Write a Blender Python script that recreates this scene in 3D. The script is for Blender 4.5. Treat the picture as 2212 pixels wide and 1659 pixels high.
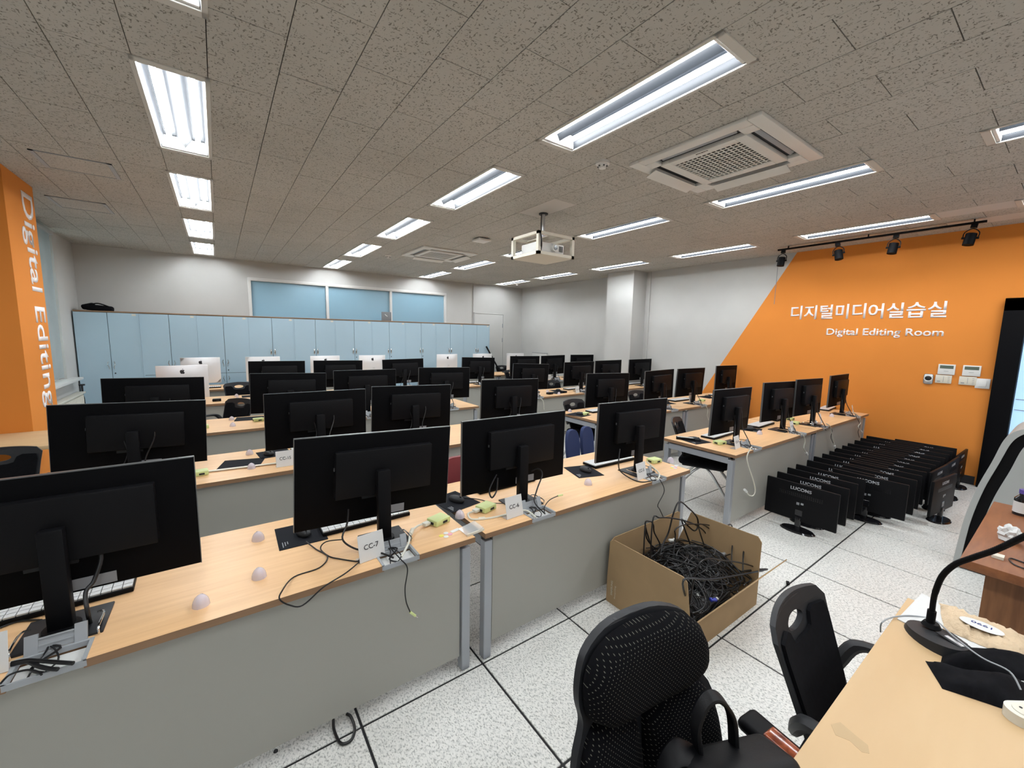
import bpy, bmesh, math, random
from mathutils import Vector, Matrix, Euler
random.seed(7)
PI = math.pi
S = bpy.context.scene
C = S.collection
for o in list(bpy.data.objects): bpy.data.objects.remove(o)

# ------------------------------------------------------------------ camera, world, exposure
cam = bpy.data.objects.new('camera', bpy.data.cameras.new('camera'))
C.objects.link(cam); S.camera = cam
cam.data.sensor_width = 36; cam.data.lens = 883.2/2212*36
cam.data.clip_start = .02; cam.data.clip_end = 60
CH = 1.667
CM = Matrix.Rotation(-.62228, 3, 'Z') @ Matrix.Rotation(1.44982, 3, 'X') @ Matrix.Rotation(.019566, 3, 'Z')
cam.matrix_world = Matrix.Translation((0, 0, CH)) @ CM.to_4x4()
W = bpy.data.worlds.new('world'); S.world = W; W.use_nodes = True
bg = W.node_tree.nodes['Background']
bg.inputs[0].default_value = (.75, .86, 1, 1); bg.inputs[1].default_value = 1.0
S.view_settings.view_transform = 'Standard'; S.view_settings.look = 'None'
S.view_settings.gamma = 1; S.view_settings.use_curve_mapping = False
S.view_settings.exposure = 0.0
TUBE = 84.0          # strength of the fluorescent tubes

def at(px, py, ax, v):
    """the point seen at a pixel of the photograph, on the plane where coordinate ax equals v"""
    d = CM @ Vector(((px-1106)/883.2, -(py-829.5)/883.2, -1)); c = Vector((0, 0, CH))
    return c + d*((v-c[ax])/d[ax])

# ------------------------------------------------------------------ materials
def mat(name, col, rough=.5, metal=0, emit=0, alpha=1, trans=0, spec=.5):
    m = bpy.data.materials.new(name); m.use_nodes = True
    b = m.node_tree.nodes['Principled BSDF']
    b.inputs['Base Color'].default_value = (*col, 1); b.inputs['Roughness'].default_value = rough
    b.inputs['Metallic'].default_value = metal
    b.inputs['Specular IOR Level'].default_value = spec
    if emit: b.inputs['Emission Color'].default_value = (*col, 1); b.inputs['Emission Strength'].default_value = emit
    if trans: b.inputs['Transmission Weight'].default_value = trans; b.inputs['IOR'].default_value = 1.3
    if alpha < 1: b.inputs['Alpha'].default_value = alpha
    return m
def nodes(m): return m.node_tree.nodes, m.node_tree.links, m.node_tree.nodes['Principled BSDF']
def noise_node(m, scale, vec=(1, 1, 1), detail=3, rot=(0, 0, 0), world=False, dist=0, rough=.5):
    N, L, b = nodes(m)
    if world: src = N.new('ShaderNodeNewGeometry').outputs['Position']
    else: src = N.new('ShaderNodeTexCoord').outputs['Object']
    mp = N.new('ShaderNodeMapping'); mp.inputs['Scale'].default_value = vec; mp.inputs['Rotation'].default_value = rot
    L.new(src, mp.inputs[0])
    n = N.new('ShaderNodeTexNoise'); n.inputs['Scale'].default_value = scale; n.inputs['Detail'].default_value = detail
    n.inputs['Distortion'].default_value = dist; n.inputs['Roughness'].default_value = rough
    L.new(mp.outputs[0], n.inputs['Vector']); return n.outputs[0]
def ramp(m, fac, stops):
    N, L, b = nodes(m); r = N.new('ShaderNodeValToRGB'); e = r.color_ramp.elements
    while len(e) < len(stops): e.new(.5)
    for i, (p, c) in enumerate(stops): e[i].position = p; e[i].color = (*c, 1)
    L.new(fac, r.inputs[0]); return r.outputs[0]
def mul(m, a, bb):
    N, L, b = nodes(m); x = N.new('ShaderNodeMix'); x.data_type = 'RGBA'; x.blend_type = 'MULTIPLY'; x.inputs[0].default_value = 1
    L.new(a, x.inputs[6]); L.new(bb, x.inputs[7]); return x.outputs[2]
def tocol(m, c): N, L, b = nodes(m); L.new(c, b.inputs['Base Color'])
def bump(m, fac, k, dist=.001):
    N, L, b = nodes(m); n = N.new('ShaderNodeBump'); n.inputs['Strength'].default_value = k; n.inputs['Distance'].default_value = dist
    L.new(fac, n.inputs['Height']); L.new(n.outputs[0], b.inputs['Normal'])
def varied(name, c, rough=.5, amt=.08, scale=6, **k):
    m = mat(name, c, rough, **k); lo = tuple(x*(1-amt) for x in c); hi = tuple(min(1, x*(1+amt)) for x in c)
    tocol(m, ramp(m, noise_node(m, scale, world=True), [(.3, lo), (.7, hi)])); return m

M = {}
M['wall'] = varied('wall_paint', (.50, .50, .485), .75, .04, 1.5)
M['orange'] = varied('orange_paint', (.71, .25, .048), .85, .04, 1.2, spec=.15)
m = M['ceil'] = mat('ceiling_tile', (.5, .48, .45), .9)
a = ramp(m, noise_node(m, 120, (1, .42, 1), 1, (0, 0, .5), True), [(.30, (.42, .41, .38)), (.37, (1, 1, 1))])
b_ = ramp(m, noise_node(m, 120, (.42, 1, 1), 1, (0, 0, .8), True), [(.30, (.42, .41, .38)), (.37, (1, 1, 1))])
c_ = ramp(m, noise_node(m, 1.1, world=True), [(.3, (.43, .42, .385)), (.7, (.49, .48, .445))])
tocol(m, mul(m, mul(m, a, b_), c_))
M['ceilplain'] = mat('plain_ceiling_tile', (.56, .54, .51), .9)
M['ceilgap'] = mat('ceiling_joint', (.06, .055, .05), .9)
m = M['floor'] = mat('floor_tile', (.7, .7, .66), .33)
a = ramp(m, noise_node(m, 150, (1, .6, 1), 2, (0, 0, .6), True), [(.34, (.50, .51, .50)), (.48, (1, 1, 1))])
a2 = ramp(m, noise_node(m, 60, (1, 1, 1), 3, (0, 0, .6), True), [(.30, (.72, .73, .73)), (.50, (1, 1, 1))])
c_ = ramp(m, noise_node(m, 1.7, world=True, detail=5), [(.3, (.78, .775, .735)), (.7, (.86, .855, .82))])
tocol(m, mul(m, mul(m, a, a2), c_))
M['floorgap'] = mat('floor_joint', (.012, .012, .014), .7)
def wood(name, lo, hi, rough=.35, vec=(1.2, 14, 14), scale=3):
    m = mat(name, hi, rough); f = noise_node(m, scale, vec, 5, dist=.3)
    tocol(m, ramp(m, f, [(.32, lo), (.68, hi)])); return m
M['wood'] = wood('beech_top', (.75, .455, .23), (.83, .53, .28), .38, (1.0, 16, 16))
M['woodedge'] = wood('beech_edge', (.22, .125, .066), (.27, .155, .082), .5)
M['maple'] = wood('pale_maple_top', (.58, .39, .205), (.64, .45, .25), .48, (.8, 3, 3), 2)
M['cherry'] = wood('cherry_veneer', (.19, .065, .022), (.26, .095, .033), .42, (2, 14, 14))
M['cherryv'] = wood('cherry_side', (.17, .07, .028), (.25, .11, .045), .4, (16, 16, 1.5))
M['burl'] = wood('burl_inlay', (.10, .018, .008), (.33, .08, .03), .12, (1, 1, 1), 45)
M['panel'] = varied('modesty_panel', (.335, .33, .295), .5, .02, 1)
M['alu'] = mat('aluminium_leg', (.36, .38, .41), .38, .35)
M['silver'] = mat('silver_tube', (.62, .63, .64), .3, .6)
M['chrome'] = mat('chrome', (.8, .8, .8), .12, 1)
M['black'] = mat('black_plastic', (.004, .004, .005), .5, spec=.14)
M['blackrough'] = mat('monitor_back', (.0028, .0028, .0035), .6, spec=.06)
M['blackgloss'] = mat('gloss_black', (.01, .01, .012), .12)
M['glass'] = mat('dark_screen', (.008, .008, .01), .15)
M['rim'] = mat('monitor_rim', (.10, .105, .11), .3, .3)
M['charcoal'] = mat('charcoal_plastic', (.016, .017, .020), .5, spec=.35)
M['fabric'] = varied('black_fabric', (.004, .004, .0055), .95, .3, 60, spec=.15)
M['padcloth'] = mat('mouse_pad_cloth', (.010, .011, .015), .9, spec=.2)
M['white'] = mat('white_plastic', (.74, .74, .72), .4)
M['cream'] = mat('cream_plastic', (.68, .64, .54), .45)
M['key'] = mat('key_white', (.72, .73, .74), .45)
M['paper'] = mat('paper', (.66, .66, .65), .7, spec=.2)
M['ink'] = mat('ink', (.02, .02, .025), .6)
M['lime'] = mat('lime_plastic', (.60, .68, .30), .45)
M['greyplastic'] = mat('grey_plastic', (.34, .36, .38), .4)
M['cable'] = mat('black_cable', (.006, .006, .007), .35, spec=.5)
M['wcable'] = mat('white_cable', (.66, .65, .56), .5)
M['dome'] = mat('lilac_plastic', (.74, .69, .78), .12, alpha=.62)
M['cabinet'] = varied('cabinet_blue', (.40, .55, .65), .4, .03, 1)
M['cabgap'] = mat('cabinet_carcass', (.06, .06, .065), .6)
M['cabtop'] = wood('cabinet_top', (.20, .12, .07), (.30, .19, .11))
M['winblue'] = mat('blue_film_pane', (.25, .42, .53), .3)
M['frame'] = mat('white_frame', (.62, .62, .60), .45)
M['tube'] = mat('lit_tube', (.93, .97, 1.0), .3, emit=TUBE)
M['deadtube'] = mat('unlit_tube', (.6, .62, .62), .3)
M['refl'] = mat('mirror_reflector', (.012, .0135, .016), .4, .0, spec=.12)
M['fixture'] = mat('fixture_frame', (.56, .55, .51), .5)
M['acwhite'] = mat('air_conditioner_white', (.70, .70, .67), .45)
M['acdark'] = mat('dark_slot', (.03, .032, .035), .6)
M['card'] = varied('cardboard', (.36, .24, .125), .85, .08, 5)
M['cardin'] = varied('cardboard_inside', (.30, .19, .10), .9, .08, 5)
M['blueplug'] = mat('blue_plug', (.03, .045, .35), .4)
M['blue'] = mat('blue_fabric', (.02, .035, .11), .8)
M['red'] = mat('burgundy_vinyl', (.20, .03, .035), .45)
M['yellow'] = mat('yellow', (.8, .7, .12), .5)
M['pink'] = mat('pink', (.75, .35, .45), .5)
M['imac'] = mat('brushed_aluminium', (.76, .76, .77), .38, .25)
M['kraft'] = varied('kraft_paper', (.62, .47, .31), .8, .12, 14)
bump(M['kraft'], noise_node(M['kraft'], 22, detail=4), .9, .02)
M['leather'] = mat('black_leather', (.004, .004, .005), .5, spec=.25)
bump(M['leather'], noise_node(M['leather'], 300, detail=2), .25, .001)
M['lectern'] = mat('lectern_silver', (.42, .44, .43), .4, .2)
M['doorblack'] = mat('door_black', (.003, .003, .004), .6, spec=.08)
M['doorlight'] = mat('daylit_door_glass', (.42, .66, .95), .3, emit=.75)
M['winlight'] = mat('frosted_window_glass', (.72, .90, .90), .4, emit=.55)
M['blind'] = varied('blind_fabric', (.50, .54, .55), .8, .04, 3)
M['rad'] = mat('radiator_cream', (.62, .60, .52), .4)
M['letter'] = mat('white_lettering', (.92, .88, .88), .5)
M['greyletter'] = mat('grey_lettering', (.25, .26, .28), .4)
M['logo'] = mat('silver_grey_print', (.40, .41, .44), .4)
M['whiteprint'] = mat('white_print', (.62, .55, .42), .7)
M['clear'] = mat('clear_acrylic', (.8, .82, .82), .08, alpha=.35)
M['clock'] = mat('grey_clock', (.17, .18, .19), .5)
M['ceramic'] = mat('off_white_plastic', (.66, .64, .56), .35)
# dotted chair fabric: small pale dots woven into black cloth
m = M['dots'] = mat('dotted_fabric', (.003, .003, .004), .95, spec=.1)
N, L, b = nodes(m)
tc = N.new('ShaderNodeTexCoord'); mp = N.new('ShaderNodeMapping'); mp.inputs['Scale'].default_value = (128, 0, 128)
mp.inputs['Rotation'].default_value = (0, .785, 0)
L.new(tc.outputs['Object'], mp.inputs[0])
fr = N.new('ShaderNodeVectorMath'); fr.operation = 'FRACTION'; L.new(mp.outputs[0], fr.inputs[0])
sb = N.new('ShaderNodeVectorMath'); sb.operation = 'SUBTRACT'; sb.inputs[1].default_value = (.5, 0, .5); L.new(fr.outputs[0], sb.inputs[0])
ln = N.new('ShaderNodeVectorMath'); ln.operation = 'LENGTH'; L.new(sb.outputs[0], ln.inputs[0])
tocol(m, ramp(m, ln.outputs['Value'], [(.09, (.12, .115, .10)), (.16, (.003, .003, .004))]))

# ------------------------------------------------------------------ mesh helpers
def B(): return bmesh.new()
def box(bm, c, s, bev=0, rot=None, seg=2):
    mtx = Matrix.Translation(c)
    if rot: mtx = mtx @ Euler(rot).to_matrix().to_4x4()
    mtx = mtx @ Matrix.Diagonal((*s, 1))
    if not bev:
        bmesh.ops.create_cube(bm, size=1, matrix=mtx); return bm
    t = bmesh.new(); bmesh.ops.create_cube(t, size=1, matrix=Matrix.Diagonal((*s, 1)))
    bmesh.ops.bevel(t, geom=t.edges[:], offset=bev, segments=seg, affect='EDGES', profile=.5)
    mtx = Matrix.Translation(c) @ (Euler(rot).to_matrix().to_4x4() if rot else Matrix())
    bmesh.ops.transform(t, matrix=mtx, verts=t.verts[:]); merge(bm, t); return bm
def merge(bm, t):
    me = bpy.data.meshes.new('tmp'); t.to_mesh(me); t.free(); bm.from_mesh(me); bpy.data.meshes.remove(me)
def cyl(bm, c, r, h, ax='Z', n=16, r2=None, rot=None):
    mtx = Matrix.Translation(c)
    if rot: mtx = mtx @ Euler(rot).to_matrix().to_4x4()
    if ax == 'X': mtx = mtx @ Matrix.Rotation(PI/2, 4, 'Y')
    if ax == 'Y': mtx = mtx @ Matrix.Rotation(PI/2, 4, 'X')
    bmesh.ops.create_cone(bm, cap_ends=True, segments=n, radius1=r, radius2=r if r2 is None else r2, depth=h, matrix=mtx); return bm
def ball(bm, c, s, u=16, v=10, rot=None):
    mtx = Matrix.Translation(c)
    if rot: mtx = mtx @ Euler(rot).to_matrix().to_4x4()
    bmesh.ops.create_uvsphere(bm, u_segments=u, v_segments=v, radius=1, matrix=mtx @ Matrix.Diagonal((*s, 1))); return bm
def spline(pts, k=6):
    P = [Vector(p) for p in pts]
    if len(P) < 3: return P
    out = []
    for i in range(len(P)-1):
        p0 = P[max(i-1, 0)]; p1 = P[i]; p2 = P[i+1]; p3 = P[min(i+2, len(P)-1)]
        for j in range(k):
            t = j/k; out.append(.5*((2*p1)+(p2-p0)*t+(2*p0-5*p1+4*p2-p3)*t*t+(3*p1-p0-3*p2+p3)*t**3))
    out.append(P[-1]); return out
def tube(bm, pts, r, n=8, k=6, smooth=True):
    P = spline(pts, k) if smooth else [Vector(p) for p in pts]
    rings = []; up = None
    for i, p in enumerate(P):
        d = (P[min(i+1, len(P)-1)]-P[max(i-1, 0)])
        if d.length < 1e-9: d = Vector((0, 0, 1))
        d.normalize()
        if up is None: up = d.orthogonal().normalized()
        up = (up-d*up.dot(d))
        if up.length < 1e-6: up = d.orthogonal()
        up.normalize(); sd = d.cross(up)
        rr = r[i] if isinstance(r, list) else r
        rings.append([bm.verts.new(p+(up*math.cos(a)+sd*math.sin(a))*rr) for a in (2*PI*j/n for j in range(n))])
    for a, c in zip(rings, rings[1:]):
        for j in range(n): bm.faces.new((a[j], a[(j+1) % n], c[(j+1) % n], c[j]))
    bm.faces.new(rings[0][::-1]); bm.faces.new(rings[-1]); return bm
def prism(bm, poly, d0, d1, ax='Z'):
    """extrude a polygon; ax = the axis it is extruded along"""
    def v(p, d):
        return {'Z': (p[0], p[1], d), 'X': (d, p[0], p[1]), 'Y': (p[0], d, p[1])}[ax]
    lo = [bm.verts.new(v(p, d0)) for p in poly]; hi = [bm.verts.new(v(p, d1)) for p in poly]
    n = len(poly)
    fs = [bm.faces.new(lo[::-1]), bm.faces.new(hi)]
    for i in range(n): fs.append(bm.faces.new((lo[i], lo[(i+1) % n], hi[(i+1) % n], hi[i])))
    bmesh.ops.recalc_face_normals(bm, faces=fs)
    return bm
def obj(name, bm, m, parent=None, loc=(0, 0, 0), rot=(0, 0, 0), smooth=True, ang=.6):
    if isinstance(bm, bpy.types.Mesh): me = bm
    else:
        me = bpy.data.meshes.new(name); bm.to_mesh(me); bm.free()
        if smooth:
            me.shade_smooth(); me.set_sharp_from_angle(angle=ang)
    if m is not None and not me.materials: me.materials.append(M[m] if isinstance(m, str) else m)
    o = bpy.data.objects.new(name, me); C.objects.link(o); o.location = loc; o.rotation_euler = rot
    if parent: o.parent = parent
    return o
def tag(o, label, cat, group=None):
    o['label'] = label; o['category'] = cat
    if group: o['group'] = group
    return o
def thing(name, label, cat, loc=(0, 0, 0), rz=0, group=None):
    o = bpy.data.objects.new(name, None); C.objects.link(o); o.location = loc; o.rotation_euler = (0, 0, rz)
    o.empty_display_size = .05
    return tag(o, label, cat, group)
def struct(name, bm, m, parent=None, **k):
    o = obj(name, bm, m, parent, **k)
    if not parent: o['kind'] = 'structure'
    return o
def dup(root, loc=None, rz=None, label=None, group=None, parent=None, rot=None):
    r = root.copy(); C.objects.link(r)
    if parent: r.parent = parent
    if loc is not None: r.location = loc
    if rot is not None: r.rotation_euler = rot
    elif rz is not None: r.rotation_euler = (0, 0, rz)
    if label: r['label'] = label
    if group: r['group'] = group
    for ch in list(root.children): dup(ch, parent=r)
    return r
def purge(root):
    for ch in list(root.children): purge(ch)
    bpy.data.objects.remove(root)
TXT = {}
def textmesh(body, w, h, depth=.002, bold=.0, key=None):
    """lettering as a flat extruded mesh fitted to w x h, lying in XY, lower left corner at the origin"""
    c = bpy.data.curves.new('lettering', 'FONT'); c.body = body; c.offset = bold; c.resolution_u = 3
    o = bpy.data.objects.new('lettering', c); C.objects.link(o)
    dg = bpy.context.evaluated_depsgraph_get(); dg.update()
    me = bpy.data.meshes.new_from_object(o.evaluated_get(dg)); bpy.data.objects.remove(o)
    xs = [v.co.x for v in me.vertices]; ys = [v.co.y for v in me.vertices]
    x0, y0 = min(xs), min(ys); sx = w/(max(xs)-x0); sy = h/(max(ys)-y0) if h else sx
    bm = bmesh.new(); bm.from_mesh(me); bpy.data.meshes.remove(me)
    for v in bm.verts: v.co = Vector(((v.co.x-x0)*sx, (v.co.y-y0)*sy, 0))
    if depth:
        r = bmesh.ops.extrude_face_region(bm, geom=bm.faces[:])
        for v in r['geom']:
            if isinstance(v, bmesh.types.BMVert): v.co.z += depth
        bmesh.ops.recalc_face_normals(bm, faces=bm.faces[:])
    out = bpy.data.meshes.new('lettering'); bm.to_mesh(out); bm.free(); return out
ROTF = {'-Y': (PI/2, 0, 0), '-X': (PI/2, 0, -PI/2), '+Z': (0, 0, 0)}   # which way the lettering faces
def plate(outline, holes=(), thick=.012, bend=None, grid=.05, edge=True):
    """flat plate in XZ with holes, thickness along Y, then bent by a function of (x, z)"""
    c = bpy.data.curves.new('p', 'CURVE'); c.dimensions = '2D'; c.fill_mode = 'BOTH'
    for lp in [outline]+list(holes):
        s = c.splines.new('POLY'); s.points.add(len(lp)-1); s.use_cyclic_u = True
        for i, (x, y) in enumerate(lp): s.points[i].co = (x, y, 0, 1)
    o = bpy.data.objects.new('p', c); C.objects.link(o)
    dg = bpy.context.evaluated_depsgraph_get(); dg.update()
    me = bpy.data.meshes.new_from_object(o.evaluated_get(dg)); bpy.data.objects.remove(o)
    bm = bmesh.new(); bm.from_mesh(me); bpy.data.meshes.remove(me)
    bmesh.ops.remove_doubles(bm, verts=bm.verts[:], dist=1e-5)
    for it in range(4):
        es = [e for e in bm.edges if e.calc_length() > grid]
        if not es: break
        bmesh.ops.subdivide_edges(bm, edges=es, cuts=1); bmesh.ops.triangulate(bm, faces=bm.faces[:])
    for v in bm.verts: v.co = Vector((v.co.x, 0, v.co.y))
    r = bmesh.ops.extrude_face_region(bm, geom=bm.faces[:])
    for v in r['geom']:
        if isinstance(v, bmesh.types.BMVert): v.co.y += thick
    bmesh.ops.recalc_face_normals(bm, faces=bm.faces[:])
    if bend:
        for v in bm.verts: v.co = Vector(bend(v.co))
    return bm
def rrect(x0, z0, x1, z1, r, n=6):
    out = []
    for cx, cz, a in ((x1-r, z1-r, 0), (x0+r, z1-r, PI/2), (x0+r, z0+r, PI), (x1-r, z0+r, 1.5*PI)):
        for i in range(n+1):
            t = a+PI/2*i/n; out.append((cx+r*math.cos(t), cz+r*math.sin(t)))
    return out
def ellipse(cx, cz, a, b, n=20): return [(cx+a*math.cos(2*PI*i/n), cz+b*math.sin(2*PI*i/n)) for i in range(n)]
def facefaces(bm, m_names, fn):
    pass

# ------------------------------------------------------------------ room shell
H = 2.98; XL, XR, YB, YS = -1.83, 7.2, 9.62, -3.3
bm = B(); box(bm, ((XL+XR)/2, (YB+YS)/2, -.045), (XR-XL+.4, YB-YS+.4, .08))
floor = struct('floor', bm, 'floorgap')
bm = B(); box(bm, (0, 0, -.011), (.589, .589, .022), .0015, seg=1)
tile0 = obj('floor_tile', bm, 'floor', floor); tme = tile0.data
first = True; rest = B()
xs = [1.007+.6*k for k in range(-5, 11)]; ys = [1.612+.6*k for k in range(-9, 14)]
for x in xs:
    for y in ys:
        xa, xb = max(x, XL), min(x+.6, XR); ya, yb = max(y, YS), min(y+.6, YB)
        if xb-xa < .02 or yb-ya < .02: continue
        full = xb-xa > .59 and yb-ya > .59
        if y > -.8:
            if full:
                if first: t = tile0; first = False
                else: t = obj('floor_tile', tme, None, floor)
            else:
                t = obj('floor_tile', box(B(), (0, 0, -.011), (xb-xa-.008, yb-ya-.008, .022)), 'floor', floor)
            t.location = ((xa+xb)/2, (ya+yb)/2, random.uniform(-.0004, .0004))
        else: box(rest, ((xa+xb)/2, (ya+yb)/2, -.011), (xb-xa-.008, yb-ya-.008, .022))
o = obj('floor_tiles_behind', rest, 'floor', floor); o.name = 'floor_tile_field'; o['kind'] = 'stuff'

# ceiling: 300 x 600 tiles in running bond, cut out where the light fittings sit
bm = B(); box(bm, ((XL+XR)/2, (YB+YS)/2, H+.16), (XR-XL+.4, YB-YS+.4, .06))
ceil = struct('ceiling', bm, 'ceilgap')
FIX = []
for ci, x0 in enumerate((-.285, 1.83, 3.93, 6.03)):
    for y0 in (-2.55, -.75, 1.05, 2.85, 4.65, 6.45, 8.25):  # rearmost row is added out of view for ambient light
        if y0 == 8.25: y0 = 8.1 if ci in (0, 3) else 8.2
        FIX.append((ci, x0, y0, x0+.325, y0+1.285))
tiles = []
for k in range(-7, 24):
    xa, xb = max(.03+.3*k, XL), min(.33+.3*k, XR)
    if xb-xa < .02: continue
    cuts = []
    for (_, fx, fy, fx1, fy1) in FIX:
        if fx-.06 < xa and fx1+.06 > xb: cuts.append((fy+.005, fy1-.005))
    j0 = (.158 if k % 2 else .458)
    y = YS; js = []
    t = j0-6
    while t < YB+.6: js.append(t); t += .6
    if cuts:
        cuts.sort(); y = YS
        for a, c in cuts:
            segs = [(y, a)] ; y = c
            for s0, s1 in segs:
                if s1-s0 > .02: tiles.append((xa, xb, s0, s1))
        if YB-y > .02: tiles.append((xa, xb, y, YB))
    else:
        for a, c in zip(js, js[1:]):
            s0, s1 = max(a, YS), min(c, YB)
            if s1-s0 > .02: tiles.append((xa, xb, s0, s1))
fwd = CM @ Vector((0, 0, -1))
def appar(t):
    d = Vector(((t[0]+t[1])/2, (t[2]+t[3])/2, H))-Vector((0, 0, CH))
    if d.dot(fwd)/d.length < .45: return 0
    return (t[1]-t[0])*(t[3]-t[2])*abs(d.z)/d.length**3
tiles.sort(key=appar, reverse=True)
rest = B(); ftm = None
plain = [(6.9, .9), (6.3, .9), (2.85, 3.6), (5.13, 1.2), (5.13, .6), (5.13, 1.8)]
for i, (xa, xb, ya, yb) in enumerate(tiles):
    if i < 298:
        mk = 'ceilplain' if any(xa < px < xb and ya < py < yb for px, py in plain) else 'ceil'
        if yb-ya > .598 and xb-xa > .298 and mk == 'ceil':
            if ftm is None: t = obj('ceiling_tile', box(B(), (0, 0, .008), (.2955, .5955, .016)), 'ceil', ceil); ftm = t.data
            else: t = obj('ceiling_tile', ftm, None, ceil)
        else: t = obj('ceiling_tile', box(B(), (0, 0, .008), (xb-xa-.003, yb-ya-.003, .016)), mk, ceil)
        t.location = ((xa+xb)/2, (ya+yb)/2, H+random.uniform(0, .0012))
    else: box(rest, ((xa+xb)/2, (ya+yb)/2, H+.008), (xb-xa-.003, yb-ya-.003, .016))
o = obj('ceiling_tile_field', rest, 'ceil', ceil); o['kind'] = 'stuff'

# walls
def wall(name, boxes, m='wall'):
    bm = B()
    for (x0, y0, z0, x1, y1, z1) in boxes: box(bm, ((x0+x1)/2, (y0+y1)/2, (z0+z1)/2), (x1-x0, y1-y0, z1-z0))
    return struct(name, bm, m)
Z1 = H+.13
wb = wall('wall_back', [(XL-.2, YB, -.02, .53, YB+.2, Z1), (4.78, YB, -.02, XR+.2, YB+.2, Z1), (.53, YB, -.02, 4.78, YB+.2, 1.5), (.53, YB, 2.67, 4.78, YB+.2, Z1)])
wr = wall('wall_right', [(XR, .58, -.02, XR+.2, YB, Z1), (XR, YS, -.02, XR+.2, -.42, Z1), (XR, -.42, 2.17, XR+.2, .58, Z1)])
wl = wall('wall_left', [(XL-.2, YS, -.02, XL, 6.25, Z1), (XL-.2, 8.62, -.02, XL, YB, Z1), (XL-.2, 6.25, -.02, XL, 8.62, .89), (XL-.2, 6.25, 2.93, XL, 8.62, Z1)])
ws = wall('wall_south', [(XL-.2, YS-.2, -.02, XR+.2, YS, Z1)])
pr_ = wall('wall_pier', [(6.79, 5.38, -.01, XR, 6.06, H+.01)]); pr_.name = 'wall_pier_right'
# orange paint field on the right wall: a real coat of paint 2 mm proud, slanted edge
bm = B(); prism(bm, [(.58, 0), (4.42, 0), (2.70, H), (-3.3, H), (-3.3, 2.17), (.58, 2.17)], XR-.003, XR+.001, 'X')
paint = obj('painted_field', bm, 'orange', wr)
bm = B(); box(bm, (XR-.001, (YS-.42)/2, 1.08), (.004, -.42-YS, 2.17)); obj('painted_field', bm, 'orange', wr)
# seams and conduits
tube_b = B(); cyl(tube_b, (5.57, YB-.015, 1.5), .014, 2.96, n=8); struct('trim_1', tube_b, 'wall').name = 'trim_1'
bm = B(); box(bm, (7.185, 5.28, 1.5), (.025, .03, 2.96)); struct('trim_2', bm, 'wall')
bm = B(); box(bm, (7.196, 2.95, 2.6), (.006, .006, .76)); struct('trim_3', bm, 'greyletter')
for nm, b in (('baseboard_back', ((XL+XR)/2, YB-.006, .05, XR-XL, .012, .1)), ('baseboard_right', (XR-.006, 5.1, .05, .012, 9, .1)), ('baseboard_left', (XL+.006, (YS+YB)/2, .05, .012, YB-YS, .1))):
    struct(nm, box(B(), b[:3], b[3:]), 'charcoal')
# orange column on the left with the rotated lettering
bm = B(); box(bm, ((-1.38+XL)/2, 5.71, H/2), (XL*-1-1.38, .72, H+.02)); col = struct('wall_column_left', bm, 'orange')
tm = textmesh('Digital Editing', 1.99, .355, .003, .012)
o = obj('lettering', tm, 'letter', col); o['label'] = 'white rotated words Digital Editing'
o.matrix_world = Matrix(((0, 0, 1, -1.3795), (0, 1, 0, 5.655), (-1, 0, 0, 2.875), (0, 0, 0, 1)))
# lettering on the right wall  (faces -X, reads towards -Y)
def wallletter(body, y0, z0, w, h, bold, lab):
    o = obj('lettering', textmesh(body, w, h, .006, bold), 'letter', wr); o['label'] = lab
    o.matrix_world = Matrix(((0, 0, -1, XR-.003), (-1, 0, 0, y0), (0, 1, 0, z0), (0, 0, 0, 1)))
wallletter('디지털미디', 2.70, 1.975, .90, .205, .017, 'white Korean sign characters')
wallletter('어실습실', 1.775, 1.97, .745, .20, .017, 'white Korean sign characters')
wallletter('Digital Editing Room', 2.22, 1.715, 1.19, .125, .016, 'white English sign words')

# window_1: blue filmed transom in the back wall
w1 = struct('window_1', box(B(), (2.65, YB+.09, 1.58), (4.25, .05, .12)), 'frame')
for z, hh in ((1.53, .07), (2.64, .06)): obj('frame_rail', box(B(), (2.655, YB+.03, z), (4.25, .09, hh), .004), 'frame', w1)
for x in (.55, 1.96, 3.35, 4.76): obj('frame_post', box(B(), (x, YB+.03, 2.085), (.055, .088, 1.16), .004), 'frame', w1)
for xa, xb in ((.575, 1.935), (1.985, 3.325), (3.375, 4.735)): obj('pane', box(B(), ((xa+xb)/2, YB+.05, 2.09), (xb-xa, .012, 1.06)), 'winblue', w1)
# door_1: flush grey access door in the back wall
d1 = struct('door_1', box(B(), (6.08, YB-.012, 1.1), (.9, .02, 2.19), .004), 'wall')
bm = B()
for b in ((5.61, 1.1, .03, 2.22), (6.55, 1.1, .03, 2.22), (6.08, 2.215, .97, .03)): box(bm, (b[0], YB-.012, b[1]), (b[2], .032, b[3]), .003)
obj('door_frame', bm, 'wall', d1)
for z in (1.9, 1.5): obj('hinge', box(B(), (6.52, YB-.03, z), (.03, .02, .11), .004), 'greyplastic', d1)
# door_2: black framed glass door on the right
d2 = struct('door_2', box(B(), (XR+.03, .495, 1.085), (.22, .17, 2.17), .004), 'doorblack')
obj('door_frame', box(B(), (XR+.03, .08, 2.10), (.22, 1.0, .14), .004), 'doorblack', d2)
obj('door_frame', box(B(), (XR+.03, -.36, 1.085), (.22, .12, 2.17), .004), 'doorblack', d2)
obj('door_leaf', box(B(), (XR+.09, .05, .2), (.045, .72, .4), .004), 'doorblack', d2)
obj('glass_pane', box(B(), (XR+.09, .05, 1.21), (.012, .72, 1.64)), 'doorlight', d2)
for z in (1.05, .93): obj('film_stripe', box(B(), (XR+.08, .05, z), (.006, .7, .008)), 'greyplastic', d2)
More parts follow.
